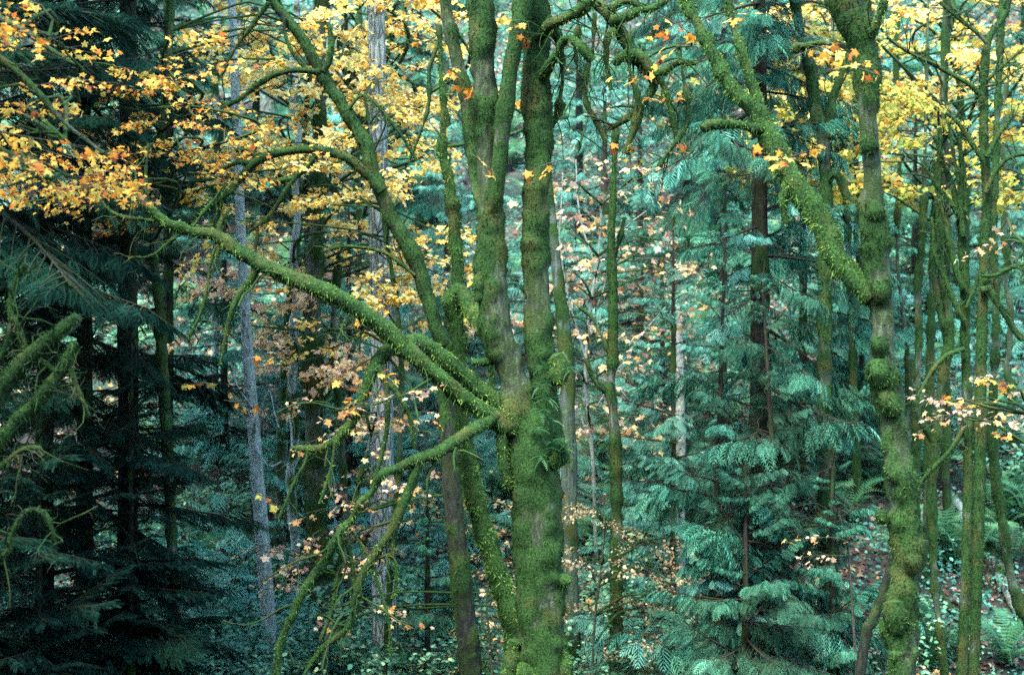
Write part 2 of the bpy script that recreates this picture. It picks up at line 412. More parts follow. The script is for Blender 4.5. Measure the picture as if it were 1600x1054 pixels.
p = t.nodes.new("ShaderNodeBsdfPrincipled"); p.inputs["Roughness"].default_value = 1; t.links.new(c, p.inputs["Base Color"])
bm = t.nodes.new("ShaderNodeBump"); bm.inputs["Distance"].default_value = .08; t.links.new(noise_n(t, 12, 6, coords(t), .7), bm.inputs["Height"])
t.links.new(bm.outputs[0], p.inputs["Normal"]); t.links.new(p.outputs[0], out.inputs[0])
g_o = mb.build("ground", m); g_o["kind"] = "structure"

# ------------------------------------------------------------------ ground cover and litter (stuff)
def slope_points(n, y0, y1, margin=1.5, bias=1.0, g=rng):
    y = y0 + (y1 - y0) * g.random(n) ** bias
    x = (g.random(n) * 2 - 1) * (800 / F * y + margin)
    return x, y

def cover(n, y0, y1, size, mat, name, label, cat, height, T, patch_seed, thr=.45, bias=1.0, upright=.6):
    x, y = slope_points(n, y0, y1, bias=bias); p = np.stack([x, y, np.zeros(n)], 1)
    dens = noise(p, .55, patch_seed) * .6 + noise(p, 1.7, patch_seed + 1) * .4
    right = sstep(.10, .17, x / y) * sstep(24, 18, y); keep = rng.random(n) < sstep(thr - .1, thr + .12, dens) * ((1 - .4 * right) if name == 'undergrowth' else 1) ; x, y, dens = x[keep], y[keep], dens[keep]; n = len(x)
    h = height * rng.random(n) ** .8 * sstep(thr - .1, .75, dens) * 1.6
    o = np.stack([x, y, ground_z(x, y) + .01 + h], 1)
    d = rng.normal(size=(n, 3)) * np.array([1, 1, .35]); up = norm(np.array([0, -.45, 1.]) + rng.normal(size=(n, 3)) * upright)
    mb = MB(); scatter(mb, T, o, frames(d, up), size * (.5 + rng.random(n) * .9) * (1 + (y - 17) * .012), rng.random(n))
    o = mb.build(name, mat); tag(o, label, cat, kind="stuff"); return o

cover(230000, 13.5, 42, .060, M_COVER, "undergrowth", "low green leafy undergrowth spread over the forest slope", "undergrowth", .55, T_OVAL, 21, .36, 1.15)
cover(52000, 13, 42, .075, M_LITTER, "leaf_litter", "brown and tan fallen leaves strewn over the forest floor", "leaf litter", .03, T_MAPLE_LO, 31, .34, 1.1, .35)
cover(9000, 16, 38, .08, M_PALE_L, "fallen_leaves", "pale yellow maple leaves caught on top of the undergrowth", "fallen leaves", .45, T_MAPLE_LO, 41, .40, 1.1, .5)

# ------------------------------------------------------------------ shared part meshes
def bough_mesh(name, L, T, size, mats, seed, dens=1.0, droop=.22, curl=.12, side=.5, hang=(.05, .55), skip=.52):
    g = random.Random(seed); mb = MB(); ax = []
    for i in range(9):
        t = i / 8; ax.append((L * t, .08 * L * math.sin(t * 3 + seed), L * (-droop * t ** 1.4 + curl * t ** 4)))
    ax = np.array(ax); tube(mb, ax, np.linspace(.018, .003, 9) * L, 5, .12, 0, None, seed, 0)
    c, _ = resample(ax, np.ones(9), .02 * L); m = len(c); O = []; D = []; S = []
    k = int(11 * dens)
    for i in range(k):
        t = .12 + .88 * (i + g.random() * .6) / k; idx = min(int(t * m), m - 2); o = c[idx]; tg = norm(c[idx + 1] - c[idx])
        for s in (1, -1):
            if g.random() < .18: continue
            a = math.radians(g.uniform(35, 72)) * s; d = np.array([tg[0] * math.cos(a) - tg[1] * math.sin(a), tg[0] * math.sin(a) + tg[1] * math.cos(a), tg[2] + g.uniform(-.25, .05)])
            l2 = side * L * (1.05 - .75 * t) * g.uniform(.35, 1.15) + .08 * L
            pts = [o]
            for q in range(4): d = norm(d + np.array([.10, 0, -.07])); pts.append(pts[-1] + d * l2 / 4)
            tube(mb, pts, [.006 * L, .005 * L, .004 * L, .003 * L, .001 * L], 3, .3, 0, None, seed, 0)
            for q in (1, 2, 3, 4):
                for s2 in ((1, -1) if q < 4 else (0,)):
                    if g.random() < skip: continue
                    aa = math.radians(38) * s2 + g.uniform(-.2, .2)
                    dd = np.array([d[0] * math.cos(aa) - d[1] * math.sin(aa), d[0] * math.sin(aa) + d[1] * math.cos(aa), d[2] * .6 - g.uniform(*hang)])
                    O.append(pts[q]); D.append(dd); S.append(size * g.uniform(.65, 1.2))
    n = len(O); O = np.array(O); D = np.array(D); gg = np.random.default_rng(seed)
    up = norm(np.array([.25, 0, 1.]) + gg.normal(size=(n, 3)) * .25)
    scatter(mb, T, O, frames(D, up), np.array(S), gg.random(n), 1)
    return mb.mesh(name, mats)
BOUGH = [bough_mesh("bough", 1.3, T_CEDAR, .23, [M_CEDAR, M_CEDL], 100 + i, 1.2, .26, .10, .45, (.2, 1.25)) for i in range(5)]
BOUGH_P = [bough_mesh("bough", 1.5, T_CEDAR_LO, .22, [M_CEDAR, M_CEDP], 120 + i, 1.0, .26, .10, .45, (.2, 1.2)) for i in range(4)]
BOUGH_F = [bough_mesh("bough", 1.5, T_CEDAR_LO, .24, [M_CEDAR, M_CEDL], 130 + i, 1.0) for i in range(4)]
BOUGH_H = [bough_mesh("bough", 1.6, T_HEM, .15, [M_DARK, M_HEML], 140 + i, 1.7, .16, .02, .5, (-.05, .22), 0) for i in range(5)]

def leafy_mesh(name, L, nl, size, mats, seed, T=T_MAPLE, flat=.32):
    g = random.Random(seed); mb = MB(); gg = np.random.default_rng(seed); O = []; D = []
    main = [np.zeros(3)]; d = np.array([1., 0, .12])
    for i in range(6): d = norm(d + np.array([0, g.gauss(0, .12), g.gauss(0, .08) - .04])); main.append(main[-1] + d * L / 6)
    tube(mb, main, np.linspace(.006, .0018, 7), 4, .2, 0, None, seed, 0)
    paths = [main]
    for i in range(1, 6):
        for s in (1, -1):
            if g.random() < .2: continue
            d = np.array([.6, s * .8, g.uniform(-.1, .15)]); l2 = L * g.uniform(.18, .45) * (1.2 - i / 8); p = [main[i]]
            for q in range(3): d = norm(d + np.array([.1, g.gauss(0, .15), g.gauss(0, .1) - .03])); p.append(p[-1] + d * l2 / 3)
            tube(mb, p, [.003, .0025, .002, .0012], 3, .3, 0, None, seed, 0); paths.append(p)
    for _k in range(nl):
        p = g.choice(paths); i = g.randrange(1, len(p)); j = max(0, i - 1); t = g.random()
        q = p[j] * (1 - t) + p[i] * t + np.array([g.gauss(0, .05), g.gauss(0, .05), g.gauss(-.02, .03)])
        O.append(q); D.append((g.gauss(.4, .6), g.gauss(0, .8), g.gauss(-.25, .25)))
    n = len(O); up = norm(np.array([0, 0, 1.]) + gg.normal(size=(n, 3)) * flat)
    scatter(mb, T, np.array(O), frames(np.array(D), up), size * (.55 + .75 * gg.random(n)), gg.random(n), 1)
    return mb.mesh(name, mats)
LB = {}
for key, mt, sz, nl, T in (("gold", M_GOLD, .062, 34, T_MAPLE), ("yellow", M_YELL, .078, 42, T_MAPLE_LO), ("pale", M_PALE_L, .085, 30, T_MAPLE_LO),
                           ("lime", M_LIME, .086, 48, T_MAPLE_LO), ("rust", M_RUST, .055, 60, T_OVAL)):
    LB[key] = [leafy_mesh("leafy_branch", .95, nl, sz, [M_TWIG, mt], 200 + i * 7 + len(key), T, .42) for i in range(6)]
LB["goldfew"] = [leafy_mesh("leafy_branch", .6, 8, .085, [M_TWIG, M_GOLD], 260 + i, T_MAPLE, .45) for i in range(5)]
LB["palefew"] = [leafy_mesh("leafy_branch", .7, 12, .070, [M_TWIG, M_PALE_L], 270 + i, T_MAPLE, .5) for i in range(5)]

n = 15000; x, y = slope_points(n, 17.5, 38, bias=1.2); pp = np.stack([x, y, np.zeros(n)], 1)
dn = noise(pp, .45, 61) * .6 + noise(pp, 1.5, 62) * .4; kp = (rng.random(n) < sstep(.36, .58, dn)) & ~((x / y > .13) & (y < 21)); x, y, dn = x[kp], y[kp], dn[kp]; n = len(x)
mb = MB(); scatter(mb, T_CEDAR_LO, np.stack([x, y, ground_z(x, y) + 1.7 * rng.random(n) * sstep(.36, .75, dn)], 1), frames(rng.normal(size=(n, 3)) * np.array([1, 1, .4]) + np.array([0, -.5, .0]), norm(np.array([0, -.5, 1.]) + rng.normal(size=(n, 3)) * .3)), .16 + .22 * rng.random(n), rng.random(n))
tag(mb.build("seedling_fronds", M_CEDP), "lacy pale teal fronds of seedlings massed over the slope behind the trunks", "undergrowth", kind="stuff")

# ------------------------------------------------------------------ tree makers
def pathY(lst, Y):
    """[(px, py, width_px[, dY])] -> points, radii"""
    pts = []; rad = []
    for a in lst:
        y = Y + (a[3] if len(a) > 3 else 0); pts.append(P(a[0], a[1], y)); rad.append(a[2] * .92 / 2 / F * y)
    return pts, rad

def root_down(pts, rad, flare=1.5, sink=.3):
    """extend a bottom-up path (first point lowest) down to the ground"""
    p0 = np.array(pts[0]); d = np.array(pts[0]) - np.array(pts[1]); z = gz(p0[0], p0[1])
    if p0[2] > z + .2:
        h = p0[2] - z; dx = np.clip(d[0] / max(abs(d[2]), .1), -.12, .12)
        pts = [np.array([p0[0] + dx * h, p0[1], z - sink]), np.array([p0[0] + dx * h * .75, p0[1], z + min(.5, h * .25)])] + list(pts)
        rad = [rad[0] * flare, rad[0] * 1.12] + list(rad)
    else:
        pts = [np.array([p0[0], p0[1], z - sink])] + [q for q in pts if q[2] > z + .05]; rad = [rad[0] * 1.2] + list(rad)[-(len(pts) - 1):]
    return pts, rad

class Tree:
    def __init__(s, name, label, cat, path, Y, mats, moss, sides=14, step=.07, hair=0, hairlen=.017, group=None, seed=1, bark=.07, base=True, trunk_name="trunk", top=True, wob=0):
        s.Y = Y; s.mats = mats; s.seed = seed; s.hair = hair; s.hairlen = hairlen; s.moss = moss; s.ws = 1.0; s.xr = path[0][0]; s.lm = None
        pts, rad = pathY(path, Y)
        if Y > 14.3 and path[0][0] > 1400: rad = [q * .82 for q in rad]
        if base: pts, rad = root_down(pts, rad)
        if top:
            d = norm(pts[-1] - pts[-2]); pts.append(pts[-1] + d * 1.6); rad.append(rad[-1] * .85)
            pts.append(pts[-1] + norm(d + np.array([0, 0, .6])) * 2.2); rad.append(rad[-1] * .6)
        s.base = np.array(pts[0]) + (np.array([0, 0, .3]) if base else 0); s.pts = pts
        s.o = thing(name, label, cat, s.base, group)
        mb = MB(); tube(mb, pts, rad, sides, step, bark, moss, seed, 0, hair, hairlen, 1, wob)
        s.trunk = mb.build(trunk_name, mats, s.o, s.base)
        s.tp = pts
    def thin(s): pass
    def limb(s, path, name="limb", sides=9, step=.05, tw=0, twr=(.15, .5), twd=-.05, twb=(0, 0, 0), label=None, moss=None, hair=None, Y=None, tips=None, mats=None, twr0=.0045, mossy=0, bark=.05, wob=.02):
        pts, rad = pathY(path, s.Y if Y is None else Y); s.seed += 17; rad = [q * s.ws * (.82 if s.Y > 14.3 and s.xr > 1400 else 1) for q in rad]
        mb = MB(); mo = s.moss if moss is None else moss
        tube(mb, pts, rad, sides, step, bark, mo, s.seed, 0, s.hair if hair is None else hair, s.hairlen, 1, wob)
        if tw: twigs(mb, pts, tw, twr[0], twr[1], twr0, s.seed, twd, (.25, .0025, 6, .3), collect=tips, bias=twb)
        if mossy: twigs(mb, pts, mossy, .25, .8, .009, s.seed + 5, twd, (.3, .006, 7, .3), collect=tips)
        par = s.o
        if name == "branchlet" and getattr(s, "last", None): par = s.last
        o = mb.build(name, mats or s.lm or s.mats, par, s.base if par is s.o else s.base)
        if name == "limb": s.last = o
        if label: o["label"] = label
        return o
    def leaves(s, kind, pts, scale=(.8, 1.2), dirs=None, tilt=.25):
        for i, q in enumerate(pts):
            yaw = R.uniform(0, 2 * math.pi) if dirs is None else math.atan2(dirs[i][1], dirs[i][0]) + R.uniform(-.6, .6)
            link("leafy_branch", R.choice(LB[kind]), s.o, np.array(q) - s.base, (R.gauss(0, tilt), R.gauss(.08, tilt), yaw), R.uniform(*scale))
    def crown(s, kind, region, n, nl=3, scale=(.8, 1.3), src=None, limbs=True, clump=None, density=None):
        """leafy branches fill a region (px0,px1,py0,py1,Y0,Y1); thin limbs reach them from the trunk"""
        x0, x1, y0, y1, Ya, Yb = region; mb = MB(); anchors = []
        T = np.array(s.tp if src is None else src); made = []
        cc, _ = resample(T, np.ones(len(T)), .3)
        tries = 0
        while len(anchors) < n and tries < n * 20:
            tries += 1
            q = P(R.uniform(x0, x1), R.uniform(y0, y1), R.uniform(Ya, Yb))
            if clump is not None and noise(q[None], clump, s.seed)[0] < .42: continue
            anchors.append(q)
        cnt = 0
        for q in anchors:
            # source on trunk, below the anchor
            dd = np.linalg.norm(cc - q, axis=1) + np.maximum(0, cc[:, 2] - (q[2] - .1)) * 1.5
            o = cc[int(np.argmin(dd))]; L = np.linalg.norm(q - o)
            mid = o + (q - o) * .5 + np.array([R.gauss(0, .12), R.gauss(0, .12), R.uniform(.02, .16)]) * L
            m2 = o + (q - o) * .8 + np.array([R.gauss(0, .06), R.gauss(0, .06), R.uniform(.0, .10)]) * L
            if limbs: tube(mb, [o, mid, m2, q], [.006 + .004 * L, .005 + .0025 * L, .006, .003], 5, .18, 0, (.1, .006, 6, .2), cnt, 0)
            d = norm(q - m2)
            for k in range(nl):
                if cnt >= 98: break
                f = .0 if k == 0 else R.uniform(-.5, .1); b = q + d * f + (rng.normal(size=3) * np.array([.25, .25, .12]) if k else 0)
                yaw = math.atan2(d[1], d[0]) + R.gauss(0, .9)
                made.append(link("leafy_branch", R.choice(LB[kind]), s.o, b - s.base, (R.gauss(0, .2), R.gauss(.05, .2), yaw), R.uniform(*scale))); cnt += 1
        if limbs and anchors:
            lo = mb.build("limb", s.mats, s.o, s.base)
            for q in made: q.parent = lo

def conifer(name, label, px, Y, width, n, boughs, scale=1.0, top=4.0, bottom=0.0, mats=None, group=None, lean=0, seed=1, py_hide=None, hmax=None, ws=None, cat="tree"):
    """trunk at pixel column px at distance Y, boughs from bottom (m above ground) to top (m above frame top)"""
    g = random.Random(seed); x = (px - 800) / F * Y; z0 = gz(x, Y)
    zt = hmax + z0 if hmax else ZC + 527 / F * Y + top
    o = thing(name, label, cat, (x, Y, z0), group); mb = MB(); H = zt - z0
    w = width / 2 / F * Y
    pts = [np.array([0, 0, -.3]), np.array([0, 0, .35]), np.array([lean * .5, 0, H * .5]), np.array([lean, 0, H])]
    tube(mb, pts, [w * 1.45, w * 1.05, w * .75, max(.012, w * (.35 if not hmax else .1))], 12, .15, .09, (-.12, .015, 4, .1), seed)
    twigs(mb, pts[1:], 26, .25, .9, .007, seed, -.06, None, .05, 1)
    mb.build("trunk", mats or [M_CEDAR, M_HAIRD], o)
    for i in range(n):
        t = (i + g.random()) / n; h = bottom + (H - bottom) * t
        if hmax: k = scale * (1.05 - .85 * t)
        else: k = scale * (1.1 - .3 * t)
        k *= g.uniform(.42, 1.25); lx = lean * h / H
        a = g.uniform(0, 2 * math.pi)
        if math.sin(a) > .5 and g.random() < .5: a += math.pi
        link("bough", g.choice(boughs), o, (lx, 0, h), (g.gauss(0, .3), g.gauss(.08 if not hmax else -.05 - .5 * t, .22), a), k)
    return o

# ================================================================== THE TREES
MM = [M_MAPLE, M_HAIR]; MT = [M_MAPLE, M_HAIRM]; MD = [M_MAPLE_B, M_HAIRD]
HM = 3400
# ---- big forked maple in the middle
A = Tree("maple_tree", "thick mossy maple forking into two trunks in the middle, ferns at its fork", "tree",
         [(850, 1054, 84), (846, 960, 72), (842, 890, 68), (838, 800, 74), (835, 740, 70), (826, 690, 66), (815, 650, 52), (806, 600, 44), (792, 560, 48), (779, 527, 50), (772, 480, 48), (771, 440, 48), (768, 400, 43),
          (767, 350, 40), (764, 310, 36), (759, 260, 28), (758, 200, 30), (757, 100, 36), (752, 0, 40)],
         13, MT, (.04, .030, 3.4, .16), 26, .05, HM, .019, seed=5, bark=.10)
A.limb([(842, 730, 50, .06), (850, 690, 54, .08), (851, 640, 44, .1), (848, 600, 42, .1), (842, 560, 42, .1), (840, 527, 42, .1), (840, 450, 40, .1), (838, 400, 40, .1), (838, 350, 42, .1), (840, 250, 38, .1), (838, 150, 40, .1),
        (836, 80, 38, .1), (832, 0, 44, .1), (826, -120, 40, .1), (815, -500, 30, 0)], "trunk", 22, .05, label="right-hand trunk of the fork, straight and mossy", moss=(.02, .026, 3.2, .14), bark=.08)
A.limb([(768, 372, 14, .03), (768, 338, 24, -.03), (776, 285, 23, -.12), (784, 230, 22, -.14), (788, 180, 26, -.16), (798, 110, 24, -.2), (808, 50, 24, -.2), (818, 0, 30, -.2), (828, -90, 24, -.2), (850, -400, 14, 0)], sides=12, moss=(.07, .016, 3, .1), hair=2600)
A.limb([(764, 338, 16, .05), (748, 306, 15, .2), (742, 275, 17, .3), (736, 215, 18, .4), (728, 150, 20, .4), (714, 95, 20, .4), (702, 45, 20, .4), (694, -10, 20, .4), (680, -120, 16, .4)], tw=8, twr=(.2, .6), moss=(.08, .02, 3, .2))
A.ws = 1.22; A.lm = MM
# big arching limbs at the left
A.limb([(792, 668, 26, -.08), (764, 648, 20, -.14), (738, 632, 19, -.24), (692, 596, 19, -.38), (642, 552, 18, -.48), (600, 513, 19, -.5), (560, 485, 20, -.55), (520, 460, 20, -.6), (480, 444, 20, -.6), (440, 430, 17, -.6), (403, 412, 18, -.6),
        (372, 392, 15, -.6), (342, 370, 15, -.6), (300, 362, 12, -.6), (262, 348, 10, -.6), (235, 326, 8, -.6), (205, 303, 5, -.6), (180, 285, 3, -.6)], moss=(.22, .016, 6, .25), hair=4200, sides=12, tw=24, twr=(.15, .55), twd=-.18,
       label="long mossy limb slanting up to the left", mossy=7)
A.limb([(790, 635, 22, .05), (765, 622, 20, .05), (732, 594, 21, 0), (688, 560, 22, -.1), (655, 536, 21, -.15), (626, 535, 17, -.2), (601, 552, 15, -.3), (583, 576, 11, -.4), (571, 612, 10, -.4), (557, 648, 10, -.4), (533, 680, 8, -.4), (500, 700, 7, -.4), (455, 698, 3, -.4)],
       moss=(.24, .018, 6, .25), hair=4200, sides=12, tw=10, twr=(.12, .4), twd=-.3, label="arched mossy limb drooping at its tip", mossy=7)
A.limb([(775, 650, 16, -.15), (755, 661, 13, -.25), (722, 680, 15, -.4), (687, 706, 16, -.5), (652, 718, 13, -.55), (616, 735, 10, -.6), (598, 742, 8, -.65), (582, 768, 7, -.6), (562, 786, 6, -.65), (548, 812, 7, -.6), (536, 824, 8, -.65), (520, 850, 10, -.65), (505, 880, 8, -.6), (478, 916, 9, -.65), (460, 958, 7.5, -.65), (438, 1007, 7, -.65), (432, 1075, 5, -.65)],
       moss=(.22, .012, 7, .25), hair=4000, tw=12, twr=(.12, .4), twd=-.3, label="lower limb with hanging mossy branchlets", mossy=10)
A.limb([(655, 720, 9, -.55), (648, 742, 11, -.55), (640, 765, 10, -.55), (624, 796, 11, -.55), (612, 829, 9, -.55), (586, 864, 8, -.55), (566, 896, 8, -.55), (556, 926, 8, -.55), (551, 967, 7, -.55), (528, 995, 8, -.55), (506, 1012, 6, -.55), (480, 1045, 4, -.55)], moss=(.2, .013, 7, .2), mossy=8, tw=9, twr=(.12, .35), twd=-.3)
for pth in ([(591, 572, 6), (603, 600, 5), (606, 640, 5), (604, 676, 4), (594, 720, 4), (580, 762, 3)], [(596, 590, 6), (612, 604, 6), (626, 622, 5), (641, 650, 4), (649, 700, 2.5)],
            [(524, 690, 3), (518, 735, 3), (500, 785, 2)], [(483, 702, 3), (476, 725, 3), (460, 752, 2.5), (435, 810, 2)], [(534, 824, 5), (533, 856, 5), (526, 906, 4), (520, 951, 4), (501, 1002, 3)],
            [(538, 840, 5), (546, 868, 5), (552, 901, 4), (555, 935, 4)], [(546, 826, 2.5), (574, 866, 2), (591, 916, 2), (606, 967, 2), (611, 1022, 2)], [(610, 831, 4), (613, 870, 4), (620, 905, 3), (614, 935, 2)], [(588, 872, 5), (603, 868, 5), (618, 868, 3)]):
    A.limb([(a, b, w, -.55) for a, b, w in pth], "branchlet", 6, moss=(.2, .008, 8, .2), hair=3500, tw=3, twr=(.08, .25), twd=-.3)
for pth in ([(400, 415, 9), (395, 435, 10), (378, 455, 9), (366, 476, 7), (357, 500, 5), (352, 528, 4), (345, 570, 2)], [(343, 372, 7), (343, 352, 6), (350, 338, 5), (358, 328, 3)], [(242, 346, 4), (215, 343, 3.5), (186, 337, 3), (170, 328, 3), (156, 312, 2)],
            [(340, 380, 3), (330, 410, 2), (322, 460, 2), (308, 500, 1.6), (296, 530, 1.5)], [(346, 372, 3), (340, 400, 2.6), (334, 425, 2)], [(300, 358, 2.5), (320, 330, 2.5), (345, 300, 2), (352, 290, 1.5)], [(228, 318, 2), (228, 270, 2), (232, 225, 1.5)],
            [(282, 364, 2), (262, 380, 3), (235, 400, 3), (200, 404, 2)], [(556, 485, 3), (540, 500, 2), (530, 530, 1.5)]):
    A.limb([(a, b, w, -.6) for a, b, w in pth], "branchlet", 6, moss=(.18, .009, 8, .2), hair=3500, tw=4, twr=(.1, .35), twd=-.2)
A.ws = 1.0
A.limb([(770, 563, 11, 0), (752, 567, 11, -.03), (738, 566, 8, -.05)], "stub", 8, moss=(.3, .014, 7, .2), hair=4500, tw=0)
A.limb([(783, 660, 12, -.1), (784, 690, 14, -.12), (789, 730, 13, -.12), (797, 765, 8, -.1)], "moss_clump", 8, moss=(.3, .018, 7, .1), hair=4500)
for q in ([(868, 556, 20), (876, 575, 26), (866, 596, 22)], [(872, 690, 16), (876, 712, 28), (860, 726, 16)], [(872, 902, 12), (884, 906, 20), (888, 909, 12)], [(825, 1030, 30), (828, 1048, 44), (826, 1075, 40)], [(872, 1000, 14), (878, 1035, 24), (880, 1075, 34)], [(750, 470, 9), (748, 448, 14), (752, 425, 9)],
          [(770, 640, 14), (771, 655, 20), (776, 668, 12)], [(806, 1000, 14), (800, 1030, 20), (796, 1070, 24)], [(792, 626, 18), (798, 650, 32), (801, 680, 18)]):
    A.limb([(a, b, w, -.09) for a, b, w in q], "moss_clump", 12, .03, moss=(.4, .022, 5, .1), hair=5500, bark=0)
def tree_fern(tree, px, py, Y, n, s, seed):
    g = np.random.default_rng(seed); o = P(px, py, Y); mb = MB(); a = g.random(n) * 2 * math.pi
    d = np.stack([np.cos(a), np.sin(a) * .5 - .5, g.normal(size=n) * .5 + .1], 1)
    scatter(mb, T_FERNLET, np.repeat(o[None], n, 0) + g.normal(size=(n, 3)) * .014, frames(d, np.repeat([[0, 0, 1.]], n, 0)), s * (.5 + g.random(n) * .8), g.random(n))
    mb.build("fern", M_FERND, tree.o, tree.base)
for i, (a, b, n, s) in enumerate([(852, 575, 14, .16), (842, 600, 14, .15), (855, 620, 16, .16), (845, 640, 14, .15), (860, 655, 10, .15), (840, 670, 10, .13), (865, 690, 14, .18), (874, 705, 16, .18), (850, 712, 12, .15), (888, 575, 8, .12)]):
    tree_fern(A, a, b, 12.80, n, s * R.uniform(.6, .9), 300 + i)
tips = []
A.limb([(845, 120, 8, 0), (866, 90, 7, -.2), (885, 60, 7, -.3), (905, 70, 5, -.4), (925, 95, 4, -.4)], tw=10, twr=(.25, .8), twd=-.12)
A.limb([(842, 60, 10, 0), (870, 35, 9, -.2), (900, 20, 8, -.3), (935, -10, 7, -.4)], tw=16, twr=(.3, .9), twd=-.14)
A.limb([(850, 30, 6, 0), (872, 60, 5, .2), (880, 110, 4, .3), (875, 170, 3, .3), (862, 200, 2, .3)], "branchlet", 6, tw=10, twr=(.2, .7), twd=-.2)

# ---- dark leaning tree with arching branches (left of the big maple)
B = Tree("maple_tree", "slim dark leaning tree with arching mossy branches, left of the forked maple", "tree",
         [(738, 1075, 40), (732, 1000, 36), (722, 920, 34), (712, 830, 30), (704, 740, 30), (699, 650, 26), (692, 580, 20), (684, 528, 17), (672, 478, 18), (657, 433, 22), (641, 392, 25), (618, 352, 22), (598, 312, 20), (584, 272, 18), (573, 226, 18), (551, 190, 17), (521, 146, 16),
          (500, 111, 16), (475, 65, 15), (450, 33, 13), (420, -2, 12)], 14.2, [M_DARK, M_HAIRD], (-.04, .012, 3, .1), 14, .05, 2500, .024, seed=23)
B.ws = 1.25
up = [(692, 540, 17, -.05), (672, 478, 19, -.05), (657, 433, 23, -.05), (641, 392, 26, -.05), (618, 352, 23, -.05), (598, 312, 21, -.05), (584, 272, 19, -.05), (573, 226, 19, -.05), (551, 190, 18, -.05), (521, 146, 16, -.05), (500, 111, 16, -.05), (475, 65, 15, -.05), (450, 33, 13, -.05), (420, -2, 12, -.05)]
for pth, kw in (([(596, 300, 13), (576, 275, 12), (546, 250, 12), (516, 239, 12), (475, 234, 11), (435, 239, 10), (404, 252, 12), (372, 282, 9), (347, 307, 7), (312, 333, 5), (292, 350, 3)], dict(tw=10, label="long mossy branch arching over to the left")),
                ([(495, 244, 8), (480, 262, 7), (462, 278, 7), (443, 307, 6), (417, 342, 5), (388, 362, 3)], dict(tw=4)), ([(463, 277, 5), (445, 280, 6), (428, 284, 7)], dict(tw=1)),
                ([(404, 254, 7), (388, 256, 8), (372, 254, 6), (352, 262, 4), (317, 268, 3)], dict(tw=5)), ([(404, 252, 6), (400, 242, 6), (388, 234, 5), (370, 234, 3)], dict(tw=1)), ([(398, 350, 3), (402, 365, 3), (398, 390, 2)], dict(tw=1)),
                ([(372, 282, 5), (360, 300, 5), (341, 305, 4), (345, 315, 6), (342, 330, 5)], dict(tw=2)),
                ([(500, 113, 9), (463, 110, 7), (428, 118, 7), (397, 136, 6), (372, 156, 5), (345, 170, 2.5)], dict(tw=8)), ([(506, 112, 8), (514, 96, 7), (518, 65, 7), (513, 35, 3)], dict(tw=3)), ([(446, 30, 5), (446, 55, 3), (458, 85, 2.5), (480, 110, 2)], dict(tw=3)),
                ([(540, 178, 4), (565, 150, 3), (590, 165, 3), (610, 190, 3), (630, 215, 2.5), (650, 250, 2)], dict(tw=8)), ([(420, 5, 5), (395, 40, 4), (365, 80, 3), (345, 120, 2)], dict(tw=8)),
                ([(650, 430, 4), (600, 395, 4), (540, 385, 4), (505, 392, 3)], dict(tw=6)), ([(575, 230, 3), (560, 220, 3), (550, 195, 2)], dict(tw=2))):
    B.limb([(a, b, w, -.1) for a, b, w in pth], "limb", 7, moss=(.16, .008, 7, .25), hair=3200, twr=(.12, .5), twd=-.08, **kw)
B.ws = 1.0
B.limb(up, "moss_sleeve", 12, .05, moss=(.16, .014, 4, .15), hair=3200, label="bright moss coating the upper stem")
B.limb([(640, 250, 2, .5), (668, 170, 4, .5), (672, 110, 5, .5), (688, 60, 5, .5)], "branchlet", 5, tw=8, twr=(.2, .6))

# ---- sinuous pale-mossy stem behind the fork
C = Tree("maple_tree", "sinuous stem wrapped in bright moss just behind the forked maple on its left", "tree",
         [(804, 1060, 24), (800, 977, 26), (787, 926, 28), (767, 866, 26), (748, 800, 25), (733, 740, 24), (724, 680, 20), (720, 640, 18), (714, 600, 17), (715, 560, 18), (713, 527, 14), (715, 490, 16), (715, 448, 14), (714, 402, 15), (710, 352, 14), (707, 312, 13), (697, 267, 10), (690, 232, 7), (694, 180, 5), (690, 120, 4), (686, 40, 3)],
         14.6, MM, (.24, .024, 3.2, .2), 14, .05, 3800, .028, seed=41, top=False)
C.limb([(714, 520, 14, 0), (708, 485, 22, 0), (706, 466, 24, -.02), (716, 455, 20, -.03), (728, 470, 20, -.1), (742, 490, 20, -.3), (756, 512, 16, -.9)], sides=12, moss=(.3, .028, 4, .2), label="knotted elbow of bright moss")
C.limb([(716, 565, 10, 0), (706, 548, 10, 0), (708, 532, 8, 0)], "stub", moss=(.3, .02, 4, .2)); C.limb([(720, 560, 8, 0), (722, 535, 8, 0), (726, 520, 5, 0)], "stub", moss=(.3, .02, 4, .2))
C.limb([(764, 620, 7, -.2), (768, 590, 6, -.2), (764, 565, 6, -.2)], "branchlet", moss=(.3, .02, 4, .2))

